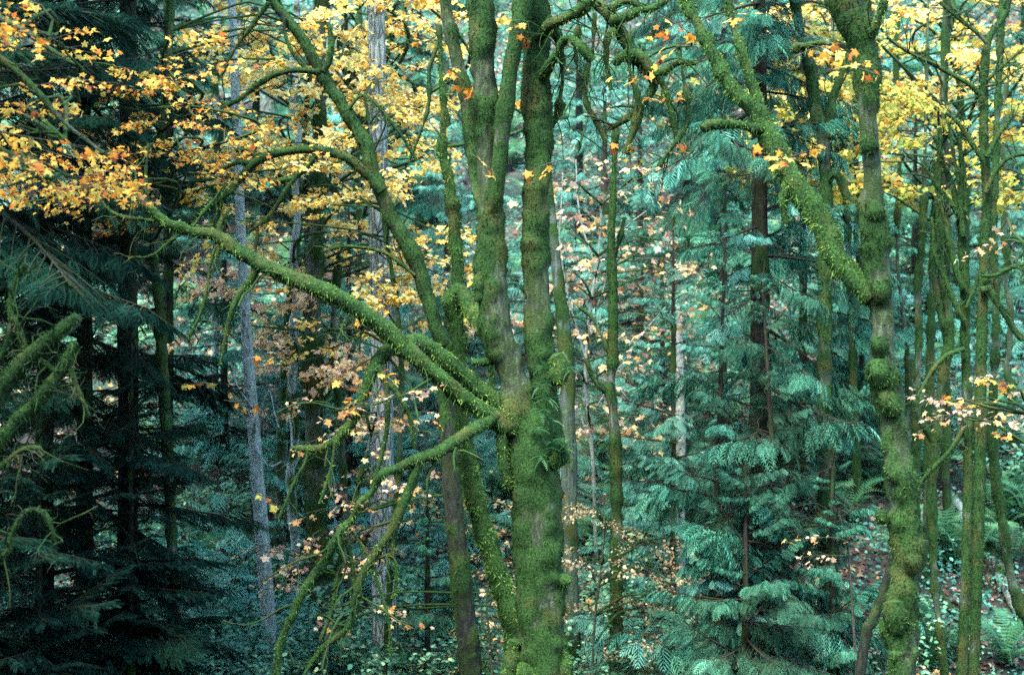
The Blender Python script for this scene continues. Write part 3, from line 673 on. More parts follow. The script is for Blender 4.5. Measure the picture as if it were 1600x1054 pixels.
# ---- right maple with its long diagonal limb
D = Tree("maple_tree", "lumpy mossy maple trunk standing at the right with a long diagonal limb", "tree",
         [(1410, 1060, 44), (1410, 1010, 40), (1408, 975, 46), (1413, 926, 42), (1420, 880, 42), (1413, 826, 38), (1409, 775, 36), (1402, 725, 36), (1396, 660, 36), (1388, 620, 40), (1381, 584, 44), (1378, 545, 38), (1380, 500, 36), (1373, 450, 42), (1370, 400, 38), (1363, 330, 32),
          (1363, 270, 29), (1359, 225, 30), (1356, 190, 29), (1354, 150, 30), (1352, 100, 32), (1342, 50, 42), (1326, 0, 52), (1318, -40, 54)],
         11, MT, (.03, .036, 3.2, .14), 24, .045, 4200, .022, seed=61, bark=.06)
for q, w in (((1359, 226), 20), ((1375, 455), 24), ((1374, 582), 30), ((1392, 632), 26), ((1378, 806), 13), ((1424, 876), 26), ((1402, 962), 36), ((1366, 330), 22), ((1376, 540), 20), ((1383, 625), 20), ((1404, 960), 30)):
    D.limb([(q[0] - 3, q[1] - w * .6, w * .75, -.06), (q[0], q[1], w, -.08), (q[0] + 2, q[1] + w * .6, w * .7, -.06)], "moss_clump", 12, .03, moss=(.4, .022, 5, .1), hair=5500, bark=0)
D.lm = MM
D.limb([(1368, 462, 34, 0), (1352, 448, 33, .03), (1333, 436, 31, .06), (1308, 405, 30, .12), (1288, 362, 28, .18), (1268, 320, 29, .25), (1243, 287, 27, .3), (1222, 255, 24, .35), (1202, 212, 25, .4), (1182, 178, 24, .45), (1152, 146, 18, .5), (1132, 120, 16, .55),
        (1120, 95, 15, .6), (1102, 60, 13, .65), (1082, 25, 12, .7), (1065, -12, 11, .75), (1040, -80, 9, .8)], sides=18, step=.035, moss=(.26, .024, 4.2, .2), hair=5000, tw=8, twr=(.1, .3), twd=-.4, label="long diagonal limb thick with bright moss")
D.limb([(1196, 206, 12, .4), (1178, 199, 12, .35), (1142, 195, 12, .3), (1112, 196, 13, .28), (1100, 203, 10, .26)], "limb", 10, .03, moss=(.28, .012, 6, .25), hair=5000, label="short level stub of moss")
D.limb([(1186, 170, 12, .45), (1181, 150, 12, .5), (1170, 115, 11, .55), (1152, 65, 11, .6), (1142, 25, 9, .65), (1132, -30, 8, .7)], sides=9, moss=(.2, .014, 5, .2), tw=6)
D.limb([(1230, 276, 8, .3), (1225, 300, 7, .3), (1222, 325, 8, .3), (1228, 348, 5, .3)], "branchlet", 7, moss=(.3, .014, 6, .2), tw=2, twr=(.08, .2))
D.limb([(1350, 40, 9, -.05), (1362, 50, 9, -.1), (1372, 30, 6, -.15), (1382, 0, 5, -.2)], "stub", 8, tw=3)
D.limb([(1350, 95, 5, .1), (1300, 70, 4, .3), (1240, 80, 3, .5)], "branchlet", 5, tw=5, twr=(.1, .3))
D.leaves("goldfew", [P(1335, 105, 10.6), P(1350, 98, 10.5), P(1378, 108, 10.6), P(1240, 90, 10.8), P(1245, 240, 10.9), P(1232, 252, 10.8), P(1225, 250, 11)], (.6, .9))

# ---- straight grey and mossy trunks standing behind
Gt = Tree("conifer_trunk", "smooth blue-grey bare trunk leaning slightly left, lower left of the picture", "tree", [(426, 1070, 27), (420, 980, 26), (412, 870, 25), (404, 770, 24), (398, 690, 22), (390, 590, 20), (384, 500, 18), (378, 400, 17), (370, 200, 16), (362, 0, 14)], 16.4, [M_GREY, M_HAIRD], (-.24, .01, 4, .1), 16, .1, 0, seed=71, bark=.03, trunk_name="trunk")
for q in ([(404, 650), (420, 610), (428, 640), (436, 668)], [(398, 700), (420, 728), (440, 720)], [(410, 850), (380, 865), (350, 880)], [(395, 640), (370, 600), (360, 570)]):
    Gt.limb([(a, b, 3, -.1) for a, b in q], "dead_branch", 5, tw=4, twr=(.15, .5), twd=-.2, hair=0)
H = Tree("conifer_trunk", "broad pale grey fissured trunk behind the hanging mossy branches", "tree", [(601, 1070, 44), (600, 950, 42), (598, 830, 41), (597, 700, 39), (596, 580, 37), (594, 450, 35), (592, 300, 33), (590, 120, 30), (588, 0, 28)], 17, [M_FISS, M_HAIRD], (-.28, .01, 4, .1), 22, .08, 0, seed=73, bark=.05)
I_ = Tree("maple_tree", "dark ivy-clad upright tree behind yellow leaves, between the two grey trunks", "tree", [(507, 1010, 28), (500, 900, 27), (492, 760, 26), (489, 640, 26), (488, 540, 24), (490, 450, 23), (493, 380, 22), (496, 290, 20), (499, 200, 18), (502, 100, 16), (504, 0, 14)], 17.8, [M_MAPLE_B, M_HAIRD], (.02, .05, 2.0, .1), 14, .08, 1800, .05, seed=79)
J = Tree("conifer_trunk", "straight grey-green fibrous trunk just right of the forked maple", "tree", [(893, 1070, 30), (892, 950, 28), (890, 830, 27), (889, 720, 26), (887, 620, 25), (882, 530, 22), (868, 400, 18), (852, 250, 16), (838, 0, 14)], 17, [M_SLAB, M_HAIRD], (-.1, .012, 3, .1), 16, .1, 600, seed=83, bark=.12)
K = Tree("maple_tree", "slender straight mossy pole of a tree right of the fibrous grey trunk", "tree", [(964, 1070, 18), (963, 960, 17), (964, 850, 16), (963, 760, 16), (961, 690, 15), (958, 640, 16), (954, 615, 16), (957, 560, 12), (958, 500, 11), (957, 440, 10), (955, 390, 8), (958, 300, 5), (962, 200, 3)], 16.5, [M_MAPLE_B, M_HAIRD], (.06, .022, 2.6, .1), 12, .06, 2800, .026, seed=89, top=False)
K.limb([(952, 620, 5, 0), (940, 605, 4, 0), (925, 585, 3, 0), (915, 560, 2, 0)], "limb", 5, tw=6, twr=(.2, .6)); K.limb([(957, 560, 4, 0), (945, 535, 3, 0), (925, 500, 2, 0), (905, 480, 1.6, 0)], "limb", 5, tw=6, twr=(.2, .6)); K.limb([(957, 450, 3, 0), (962, 400, 3, .1), (975, 340, 2, .2)], "limb", 5, tw=6, twr=(.2, .6))
L_ = Tree("maple_tree", "slim pale grey trunk with mossy left side, half hidden left of the cedar", "tree", [(1061, 890, 20), (1062, 830, 19), (1062, 760, 18), (1063, 690, 17), (1063, 600, 14), (1062, 530, 11), (1060, 480, 6)], 18.6, [M_PALE, M_HAIRD], (-.12, .02, 3.2, .1), 12, .07, 2200, seed=97, top=False)
A.lm = MM; E = A
A.limb([(828, -70, 20, .1), (870, -40, 17, .1), (905, -15, 15, .1), (935, 8, 15, .05), (952, 24, 16, 0), (972, 55, 16, 0), (992, 88, 15, 0), (1016, 116, 15, 0), (1022, 132, 12, 0), (1014, 150, 8, 0), (998, 168, 6, 0), (975, 188, 5, 0), (948, 203, 3, 0)], sides=12, moss=(.22, .016, 3.8, .2), hair=3400, tw=16, twr=(.15, .6), twd=-.2, mossy=8, label="crooked bright-mossy limb reaching across the top centre")
for pth in ([(1020, 112, 13), (1004, 92, 14), (985, 84, 12), (968, 92, 11), (961, 100, 8)], [(1020, 116, 12), (1038, 112, 11), (1056, 98, 8), (1075, 98, 6), (1090, 100, 3)], [(955, 32, 14), (980, 26, 11), (1001, 14, 9), (1020, 12, 8), (1045, -5, 6)], [(952, 14, 12), (972, 2, 9), (990, 3, 8), (1004, 16, 6)],
            [(1030, 118, 5), (1044, 150, 4), (1052, 190, 3), (1060, 235, 2)], [(962, 46, 9), (950, 60, 6), (948, 100, 4), (955, 140, 2)]):
    E.limb([(a, b, w, -.08) for a, b, w in pth], "limb", 10, moss=(.28, .014, 5, .2), hair=4200, tw=6, twr=(.12, .5), twd=-.25)
for i, (a, b) in enumerate(((930, 20), (985, 40), (1060, 60), (905, 40))):
    E.limb([(a, b, 3.5, -.1), (a + R.uniform(-8, 8), b + 60, 3, -.1), (a + R.uniform(-18, 18), b + 130, 2.4, -.1), (a + R.uniform(-30, 30), b + 200, 1.5, -.1)], "branchlet", 5, tw=9, twr=(.2, .6), twd=-.2, hair=2500)
A.lm = None
E.leaves("goldfew", [P(*q) for q in ((1000, 120, 13), (1015, 125, 12.9), (1060, 150, 13), (1075, 65, 12.6), (1010, 35, 12.5), (1035, 25, 12.6), (1090, 120, 13), (1050, 160, 13), (1005, 180, 13), (960, 245, 13), (1010, 230, 13), (1040, 240, 13), (880, 250, 12), (1150, 40, 11.5))], (.5, 1.0))
Mt = Tree("maple_tree", "mossy trunk with a round burl behind the cedar's right side, forked near its top", "tree", [(1302, 1000, 26), (1297, 930, 26), (1294, 860, 27), (1290, 800, 25), (1292, 720, 23), (1288, 650, 22), (1288, 540, 20), (1289, 400, 18), (1290, 300, 18), (1287, 225, 20), (1275, 170, 16), (1264, 100, 15), (1250, 50, 12), (1240, -5, 11)], 15.6, [M_MAPLE_B, M_HAIRD], (.08, .02, 2.6, .15), 12, .06, 2600, .026, seed=103)
Mt.limb([(1290, 215, 12, 0), (1298, 180, 10, 0), (1302, 150, 9, 0), (1318, 115, 6, 0), (1330, 80, 4, 0)], tw=6); Mt.limb([(1258, 80, 6, 0), (1240, 78, 7, -.1), (1222, 82, 6, -.1)], "stub", 8, moss=(.3, .014, 6, .2)); Mt.limb([(1290, 290, 8, 0), (1305, 270, 8, -.1), (1318, 290, 10, -.1), (1322, 310, 6, -.1)], moss=(.3, .014, 6, .2), tw=3)
Mt.limb([(1288, 800, 12, -.1), (1278, 825, 22, -.12), (1276, 840, 14, -.1)], "burl", 10, .03, moss=(.4, .02, 5, .1), hair=4500, bark=0)

# ---- slender mossy trees on the right
n1 = Tree("maple_tree", "slim straight mossy tree with widely forked branches, tallest at far right", "tree", [(1522, 1060, 18), (1524, 960, 20), (1528, 860, 20), (1530, 760, 22), (1532, 650, 20), (1533, 560, 18), (1535, 480, 19), (1538, 420, 18), (1541, 350, 17), (1542, 290, 16), (1538, 240, 15), (1537, 180, 14), (1538, 120, 12), (1543, 66, 13), (1558, 42, 11), (1572, 18, 9), (1578, -8, 8)], 14.6, [M_MAPLE_B, M_HAIRD], (.14, .009, 2.8, .15), 12, .06, 3000, .026, seed=107)
for pth in ([(1535, 148, 9), (1512, 130, 8), (1487, 116, 7), (1462, 102, 6), (1437, 91, 6), (1410, 76, 4), (1386, 58, 3)], [(1542, 66, 8), (1528, 52, 8), (1512, 40, 7), (1492, 24, 6), (1470, 5, 5)], [(1542, 125, 6), (1560, 108, 5), (1580, 92, 5), (1602, 76, 4)], [(1541, 245, 9), (1552, 225, 8), (1562, 205, 7), (1574, 192, 6), (1583, 172, 4)],
            [(1540, 300, 8), (1552, 275, 8), (1570, 252, 7), (1590, 243, 6), (1610, 240, 5)], [(1536, 250, 9), (1522, 230, 8), (1508, 210, 8), (1495, 192, 6), (1478, 178, 4)], [(1534, 455, 12), (1545, 452, 12), (1556, 470, 11), (1570, 490, 11), (1585, 515, 10), (1596, 530, 7)], [(1532, 430, 6), (1552, 430, 7), (1575, 420, 7), (1602, 412, 6)], [(1540, 135, 4), (1560, 130, 3), (1600, 100, 2)]):
    n1.limb([(a, b, w, -.1) for a, b, w in pth], "limb", 8, moss=(.2, .006, 5, .2), hair=2800, tw=9, twr=(.15, .5), twd=0)
n2 = Tree("maple_tree", "upright mossy tree with a bundle of crowded branches, left of the tallest slim one", "tree", [(1503, 1060, 18), (1507, 950, 18), (1511, 840, 18), (1513, 740, 16), (1512, 640, 16), (1508, 540, 16), (1508, 470, 17), (1506, 400, 17), (1503, 350, 16), (1494, 310, 12), (1484, 280, 10), (1472, 250, 8), (1462, 215, 5)], 15, [M_MAPLE_B, M_HAIRD], (.14, .009, 2.8, .15), 12, .06, 3000, .026, seed=109, top=False)
for pth in ([(1504, 370, 10), (1500, 320, 9), (1503, 260, 8), (1500, 215, 6)], [(1502, 340, 10), (1480, 312, 8), (1462, 290, 7), (1445, 262, 4)], [(1508, 330, 8), (1506, 280, 7), (1502, 240, 6)], [(1505, 450, 12), (1495, 425, 12), (1486, 390, 10), (1478, 345, 8), (1468, 300, 7), (1470, 240, 6), (1468, 200, 5)],
            [(1507, 500, 9), (1490, 470, 9), (1478, 440, 8), (1462, 400, 7), (1455, 340, 4)], [(1510, 480, 7), (1526, 440, 7), (1535, 405, 6), (1528, 370, 4)], [(1506, 545, 8), (1480, 556, 8), (1458, 578, 8), (1444, 602, 6), (1434, 620, 4)], [(1506, 668, 9), (1484, 704, 8), (1458, 730, 8), (1436, 756, 6), (1425, 775, 4)], [(1506, 330, 6), (1490, 240, 5), (1482, 190, 3)]):
    n2.limb([(a, b, w, -.1) for a, b, w in pth], "limb", 8, moss=(.2, .006, 5, .2), hair=2800, tw=8, twr=(.15, .4), twd=0)
n3 = Tree("maple_tree", "thin crooked dark mossy stem leaning between the lumpy maple and the bundled tree", "tree", [(1470, 1000, 10), (1462, 930, 12), (1458, 850, 13), (1456, 760, 14), (1462, 700, 14), (1468, 640, 13), (1475, 570, 14), (1484, 530, 13), (1480, 480, 11), (1472, 430, 11), (1468, 380, 9), (1466, 320, 8), (1462, 250, 6)], 16.6, MD, (.12, .02, 2.8, .15), 10, .07, 2400, .026, seed=113, top=False)
n3.limb([(1482, 520, 8, 0), (1470, 490, 7, 0), (1462, 440, 6, 0), (1455, 400, 3, 0)], tw=5); n3.limb([(1460, 690, 8, 0), (1440, 660, 8, 0), (1428, 610, 6, 0), (1425, 560, 3, 0)], tw=5)
n4 = Tree("maple_tree", "pale thin mossy stem close behind the lumpy maple on its right", "tree", [(1432, 900, 12), (1430, 780, 13), (1432, 650, 13), (1436, 540, 12), (1434, 450, 11), (1440, 380, 10), (1444, 300, 8), (1446, 200, 6)], 18.3, MD, (.0, .02, 2.8, .15), 10, .07, 2000, .026, seed=127)
n5 = Tree("maple_tree", "leaning mossy stem bending right at its foot, on the lower right edge", "tree", [(1612, 985, 20), (1594, 950, 18), (1580, 905, 16), (1570, 850, 14), (1562, 790, 13), (1555, 740, 12), (1551, 680, 12), (1552, 610, 11), (1556, 540, 11), (1556, 460, 10), (1552, 360, 8), (1556, 250, 7)], 15.8, MD, (.1, .02, 2.8, .15), 10, .06, 2600, .026, seed=131)
n6 = Tree("maple_tree", "thin stem half hidden just left of the lumpy maple's long limb foot", "tree", [(1420, 700, 8), (1418, 560, 8), (1402, 400, 7), (1405, 250, 7), (1400, 100, 6), (1405, 0, 5)], 20, MD, (.0, .02, 2.8, .15), 8, .1, 1500, seed=133)
st = Tree("mossy_snag", "short dark mossy leaning snag at the foot of the lumpy maple", "snag", [(1350, 1010, 18), (1364, 970, 16), (1380, 925, 14), (1391, 880, 10), (1397, 850, 7)], 13.4, [M_DARK, M_HAIRD], (-.12, .012, 2.8, .1), 12, .05, 1500, seed=137, top=False)
# ---- thin poles farther back
POLES = [(457, 18.8, 15, "faint grey-blue pole trunk just left of the ivy-clad tree", M_GREY, -4), (1345, 21, 12, "dark slim trunk seen left of the lumpy maple, beyond the cedar", M_DARK, 8), 
         (1478, 19.5, 16, "dark broken-looking pole on the slope between the slender right-hand trees", M_DARK, 0), (130, 18, 14, "dark straight pole in the shade near the left edge", M_DARK, 4), (330, 22, 14, "distant grey pole between the shady hemlocks and the smooth grey trunk", M_GREY, -6), (1580, 21, 12, "thin dark pole beyond the far right trees", M_MAPLE_B, 10)]
for k, (px, Y, w, lab, mt, ln) in enumerate(POLES):
    Tree("young_tree", lab, "tree", [(px, 900, w), (px - ln * .3, 600, w * .9), (px - ln, 300, w * .8), (px - ln * 1.3, 0, w * .7)], Y, [mt, M_HAIRD], (-.05, .02, 2.8, .1), 10, .14, 900, .03, seed=140 + k, wob=.12, group="slim trunks standing farther back")

# ---- big cedar, centre right, and its young neighbours
conifer("cedar_tree", "tall dark-trunked cedar with drooping blue-green fronds, right of centre", 1187, 15.8, 36, 98, BOUGH + BOUGH[:2] + BOUGH_P[:3], .85, 2.5, .6, seed=3)
conifer("young_cedar", "bushy young cedar filling the lower right of centre in front of the tall cedar", 1165, 14.6, 14, 58, BOUGH, .86, hmax=3.3, bottom=.2, seed=4)
conifer("young_cedar", "slim ragged young cedar leaning before the tall cedar's trunk", 1235, 15.1, 11, 50, BOUGH, .72, hmax=5.2, bottom=.8, lean=-.3, seed=14)
conifer("young_cedar", "ragged young cedar at the left flank of the tall cedar", 1105, 15.3, 11, 50, BOUGH + BOUGH_P[:1], .70, hmax=5.8, bottom=.5, lean=.2, seed=15)
conifer("young_cedar", "young cedar half behind the bushy one, on its right", 1300, 15.0, 12, 40, BOUGH, .72, hmax=3.4, bottom=.2, seed=5)
conifer("young_cedar", "young cedar low in the picture beside the dark leaning trunk", 668, 16, 12, 44, BOUGH, .72, hmax=3.3, bottom=.1, seed=6)
conifer("young_cedar", "small pale-tipped cedar left of the half hidden pale trunk", 1052, 17.4, 10, 50, BOUGH_P, .75, hmax=5.6, bottom=.1, seed=8)

# ---- dark hemlocks at the left
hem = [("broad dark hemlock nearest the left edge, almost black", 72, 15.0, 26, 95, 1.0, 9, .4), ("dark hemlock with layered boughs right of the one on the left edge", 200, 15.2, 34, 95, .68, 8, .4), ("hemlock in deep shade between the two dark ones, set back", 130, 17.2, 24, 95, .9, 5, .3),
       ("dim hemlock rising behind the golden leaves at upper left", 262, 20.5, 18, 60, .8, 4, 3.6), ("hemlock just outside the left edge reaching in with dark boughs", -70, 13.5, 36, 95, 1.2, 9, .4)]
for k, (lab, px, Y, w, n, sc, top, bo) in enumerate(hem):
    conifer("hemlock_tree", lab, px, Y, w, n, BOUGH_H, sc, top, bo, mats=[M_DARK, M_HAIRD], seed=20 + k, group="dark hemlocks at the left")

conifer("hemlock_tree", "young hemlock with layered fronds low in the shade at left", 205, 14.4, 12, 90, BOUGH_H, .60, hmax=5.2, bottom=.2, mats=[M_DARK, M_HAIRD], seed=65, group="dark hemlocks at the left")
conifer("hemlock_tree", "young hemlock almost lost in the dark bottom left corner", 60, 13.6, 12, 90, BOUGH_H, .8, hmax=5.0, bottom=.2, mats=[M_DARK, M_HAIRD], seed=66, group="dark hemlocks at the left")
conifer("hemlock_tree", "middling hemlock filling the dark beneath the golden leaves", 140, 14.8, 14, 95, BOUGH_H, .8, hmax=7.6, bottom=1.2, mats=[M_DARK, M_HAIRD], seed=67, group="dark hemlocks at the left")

# ---- hemlocks added out of view, behind and beside the viewer, to block low light
for k, (x, y, h, sc) in enumerate(((-11, -5, 15, 2.6), (-5.5, -7, 18, 2.6), (15, -5, 16, 2.4), (-7.2, 3, 17, 2.3), (-8.3, 7, 18, 2.3), (-9.4, 12, 17, 2.2), (-9, 17, 16, 2))):
    o = conifer("hemlock_tree", "tall unseen hemlock added behind or beside the viewer to block low light", 800, 10, 60, 80, BOUGH_H, sc, hmax=h, bottom=.5, mats=[M_DARK, M_HAIRD], seed=70 + k, group="unseen hemlocks added as light blockers"); o.location = (x, y, gz(x, y)); o.rotation_euler = (0, 0, k)

# ---- conifers up the slope
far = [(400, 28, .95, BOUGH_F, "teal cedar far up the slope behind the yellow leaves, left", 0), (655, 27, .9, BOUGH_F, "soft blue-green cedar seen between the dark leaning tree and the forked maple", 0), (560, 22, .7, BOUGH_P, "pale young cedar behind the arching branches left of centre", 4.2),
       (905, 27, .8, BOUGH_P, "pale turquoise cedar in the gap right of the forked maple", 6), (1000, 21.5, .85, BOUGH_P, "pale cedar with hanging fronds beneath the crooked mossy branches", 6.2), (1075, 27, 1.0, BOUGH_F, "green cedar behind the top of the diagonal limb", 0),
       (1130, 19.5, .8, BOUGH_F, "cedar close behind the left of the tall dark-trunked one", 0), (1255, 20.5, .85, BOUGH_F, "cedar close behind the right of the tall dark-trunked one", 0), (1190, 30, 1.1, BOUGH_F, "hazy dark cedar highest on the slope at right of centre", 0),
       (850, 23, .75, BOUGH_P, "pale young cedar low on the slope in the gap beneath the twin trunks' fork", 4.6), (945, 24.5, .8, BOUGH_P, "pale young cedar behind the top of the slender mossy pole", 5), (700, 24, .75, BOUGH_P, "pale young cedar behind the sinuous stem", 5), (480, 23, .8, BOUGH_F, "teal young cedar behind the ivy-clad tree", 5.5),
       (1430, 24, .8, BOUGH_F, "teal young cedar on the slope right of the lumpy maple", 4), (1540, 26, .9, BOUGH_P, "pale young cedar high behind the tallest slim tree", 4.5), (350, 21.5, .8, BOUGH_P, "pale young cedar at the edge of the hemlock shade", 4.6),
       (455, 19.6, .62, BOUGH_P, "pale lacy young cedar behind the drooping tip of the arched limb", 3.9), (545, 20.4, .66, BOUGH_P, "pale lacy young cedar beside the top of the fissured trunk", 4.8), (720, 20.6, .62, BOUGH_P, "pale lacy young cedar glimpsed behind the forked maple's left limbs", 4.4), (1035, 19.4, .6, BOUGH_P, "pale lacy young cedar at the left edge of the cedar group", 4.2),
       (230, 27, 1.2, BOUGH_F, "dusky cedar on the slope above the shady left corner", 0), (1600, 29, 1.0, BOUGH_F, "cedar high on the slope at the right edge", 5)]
for k, (px, Y, sc, bs, lab, hm) in enumerate(far):
    conifer("cedar_tree", lab, px, Y, 14, 54, bs, sc, 1.5, .3, hmax=hm or None, seed=40 + k, group="cedars up the slope")

# ---- leafy maples: foreground limb with golden leaves, upper left
Pm = Tree("maple_tree", "mossy foreground maple leaning in from the left edge, golden leaves high up", "tree", [(-90, 1000, 60), (-80, 850, 56), (-70, 700, 54), (-70, 500, 50), (-80, 300, 46), (-90, 100, 40), (-100, -60, 36)], 9.6, [M_MAPLE_B, M_HAIRD], (.16, .03, 3, .15), 16, .06, 3200, .026, seed=151)
Pm.ws = .82
for pth, ml in (([(-75, 690, 40), (-30, 655, 34), (10, 598, 34), (38, 562, 30), (62, 542, 27), (90, 522, 26), (112, 505, 26), (124, 496, 20)], None), ([(-75, 760, 34), (-20, 710, 28), (30, 652, 20), (62, 622, 22), (84, 592, 20), (100, 570, 20), (112, 548, 17), (118, 534, 12)], None),
            ([(42, 560, 10), (30, 520, 10), (16, 490, 9), (18, 455, 7), (30, 430, 6), (42, 412, 4)], None), ([(90, 585, 5), (75, 570, 5), (60, 560, 4)], None), ([(108, 575, 6), (118, 600, 5), (128, 625, 4), (140, 650, 3)], None),
            ([(-70, 780, 16), (0, 728, 9), (35, 702, 8), (60, 700, 12), (66, 712, 8)], None), ([(-70, 880, 16), (5, 870, 6), (18, 835, 6), (40, 800, 7), (66, 802, 7), (82, 830, 6), (88, 850, 3)], None), ([(-60, 600, 12), (0, 560, 7), (20, 500, 5)], None),
            ([(-85, 50, 20), (-20, 80, 13), (25, 112, 11), (60, 148, 10), (95, 185, 9), (125, 212, 7), (160, 240, 4)], 1), ([(-85, 0, 18), (-20, 20, 12), (30, 45, 9), (80, 80, 7), (130, 110, 4)], 1), ([(-85, 250, 16), (-20, 230, 9), (30, 250, 7), (80, 280, 4)], 1)):
    Pm.limb([(a, b, w, 0) for a, b, w in pth], "limb", 12, moss=(.18, .010, 5, .2) if not ml else (-.05, .01, 5, .2), hair=4200 if not ml else 2000, tw=10, twr=(.1, .4), twd=-.1)
src = [P(a, b, 9.6) for a, b in ((-80, 120), (0, 100), (60, 148), (125, 212), (30, 45), (130, 110), (80, 280))]
Pm.crown("gold", (-30, 150, 200, 330, 9.2, 11.4), 16, 2, (.5, .85), src, clump=.9); Pm.crown("gold", (-30, 120, 0, 200, 9.2, 11.2), 14, 1, (.5, .8), src, clump=.9)
P2 = Tree("maple_tree", "maple behind the shady hemlocks spreading the orange and gold leaves of the upper left", "tree", [(270, 900, 14), (262, 700, 13), (250, 500, 12), (240, 380, 11), (248, 250, 9), (262, 120, 8), (270, 0, 6)], 14.8, MD, (.0, .02, 3, .15), 10, .08, 1200, seed=157)
P2.crown("gold", (90, 320, 60, 350, 12.2, 15.0), 24, 2, (.55, .9), clump=.8); P2.crown("yellow", (260, 480, 20, 330, 14.6, 16), 16, 1, (.6, .9), clump=.8)
Y1 = Tree("vine_maple", "yellow maple filling the upper left centre behind the arching branches", "tree", [(430, 900, 12), (440, 700, 12), (450, 500, 11), (470, 300, 10), (480, 150, 8), (500, 0, 6)], 19.5, MD, (.0, .02, 3, .15), 10, .1, 900, seed=163)
Y1.crown("yellow", (330, 700, 20, 440, 14.9, 18.8), 34, 2, (.5, .95), clump=.6)
Y2 = Tree("vine_maple", "pale yellow maple higher on the slope above the arching branches", "tree", [(560, 600, 12), (560, 400, 12), (555, 200, 11), (560, 50, 9)], 23.5, MD, (.0, .02, 3, .15), 10, .1, 900, seed=167)
Y2.crown("yellow", (400, 730, -20, 280, 15, 22), 49, 2, (.6, 1.2), clump=.5)
Yz = Tree("vine_maple", "slim maple spreading a veil of small yellow leaves over the arched limb", "tree", [(600, 1075, 8), (610, 900, 8), (622, 740, 8), (628, 600, 7), (620, 480, 6), (605, 380, 5), (590, 280, 4), (570, 150, 3)], 15.9, MD, (.0, .012, 3, .15), 8, .08, 900, seed=171, top=False)
Yz.crown("yellow", (400, 720, 120, 560, 14.9, 17), 30, 2, (.4, .75))
Y3 = Tree("vine_maple", "maple with cream and peach leaves between the ivy-clad tree and fissured trunk", "tree", [(540, 800, 10), (530, 650, 10), (520, 520, 9), (530, 400, 7)], 18.4, MD, (.0, .02, 3, .15), 10, .1, 900, seed=173, top=False)
Y3.crown("pale", (330, 700, 330, 560, 17, 20), 26, 2, (.6, 1.1), clump=.6); Y3.crown("pale", (420, 600, 560, 720, 16, 18.5), 9, 2, (.6, .9), clump=.8)
Y4 = Tree("vine_maple", "sparse sapling with pale leaves below the hanging mossy branches", "tree", [(500, 1070, 7), (520, 950, 7), (545, 850, 6), (560, 760, 5), (580, 680, 4)], 15.4, MD, (.0, .01, 3, .15), 8, .08, 900, seed=179, top=False)
Y4.crown("palefew", (440, 660, 720, 1000, 14.6, 16.6), 14, 2, (.6, 1.0)); Y4.crown("palefew", (560, 600, 640, 900, 14.5, 15), 5, 2, (.7, 1.0)); Y4.crown("palefew", (700, 800, 760, 1000, 15, 16.5), 7, 2, (.8, 1.2))
Y5 = Tree("vine_maple", "bare-stemmed shrub maple with sparse peach leaves, right of the twin trunks", "tree", [(930, 820, 7), (925, 700, 7), (915, 600, 6), (920, 500, 5), (935, 400, 4), (940, 320, 3)], 19.2, [M_PALE, M_HAIRD], (-.3, .01, 3, .15), 8, .1, 300, seed=181, top=False)
Y5.crown("palefew", (872, 1050, 270, 450, 17.5, 20.5), 24, 2, (.9, 1.3)); Y5.crown("palefew", (870, 1060, 450, 700, 17.5, 20.5), 22, 2, (.9, 1.3))
for q in ([(915, 560), (890, 470), (875, 380), (880, 270)], [(920, 520), (950, 430), (975, 360), (1010, 330)], [(930, 420), (905, 330), (900, 250)], [(925, 700), (880, 560), (885, 430)], [(930, 640), (990, 540), (1040, 480)], [(915, 580), (970, 610), (1000, 660)]):
    Y5.limb([(a, b, 3.5 - k * .6, 0) for k, (a, b) in enumerate(q)], "limb", 5, .1, tw=12, twr=(.3, .9), hair=0)
Y6 = Tree("vine_maple", "yellow-green maple filling the upper right corner", "tree", [(1450, 700, 12), (1455, 500, 12), (1460, 350, 11), (1470, 200, 9), (1475, 60, 7)], 19, MD, (.1, .02, 3, .15), 10, .1, 1200, seed=191)
Y6.crown("lime", (1350, 1620, 40, 310, 16.0, 20), 36, 2, (.6, 1.1), clump=.6)
Y7 = Tree("vine_maple", "golden maple higher up the slope at the upper right", "tree", [(1500, 500, 12), (1510, 300, 12), (1500, 150, 10), (1490, 20, 8)], 23.5, MD, (.1, .02, 3, .15), 10, .1, 900, seed=193)
Y7.crown("yellow", (1280, 1620, -20, 160, 18, 25), 34, 2, (.7, 1.1), clump=.5)
Y8 = Tree("vine_maple", "low golden maple seen between the mossy limb and the lumpy trunk", "tree", [(1330, 500, 9), (1325, 380, 9), (1318, 250, 8), (1310, 150, 6)], 20, MD, (.1, .02, 3, .15), 8, .1, 900, seed=197)
Y8.crown("lime", (1215, 1345, 110, 300, 18.5, 21.5), 20, 2, (.8, 1.1)); Y8.crown("yellow", (1230, 1330, 0, 150, 18.5, 21.5), 14, 2, (.8, 1.1))
Y9 = Tree("vine_maple", "thin foreground sapling at the right edge with tiers of peach leaves", "tree", [(1640, 1060, 10), (1635, 900, 9), (1628, 760, 8), (1615, 650, 6), (1608, 500, 5), (1600, 380, 3)], 12, [M_TWIG, M_HAIRD], (.0, .01, 3, .15), 8, .08, 900, seed=199, top=False)
Y9.crown("palefew", (1480, 1610, 580, 660, 11.6, 12.6), 7, 2, (.5, .7)); Y9.crown("goldfew", (1500, 1600, 590, 640, 11.6, 12.6), 3, 2, (.5, .7)); Y9.crown("palefew", (1570, 1620, 340, 520, 11.6, 12.8), 3, 1, (.5, .8))
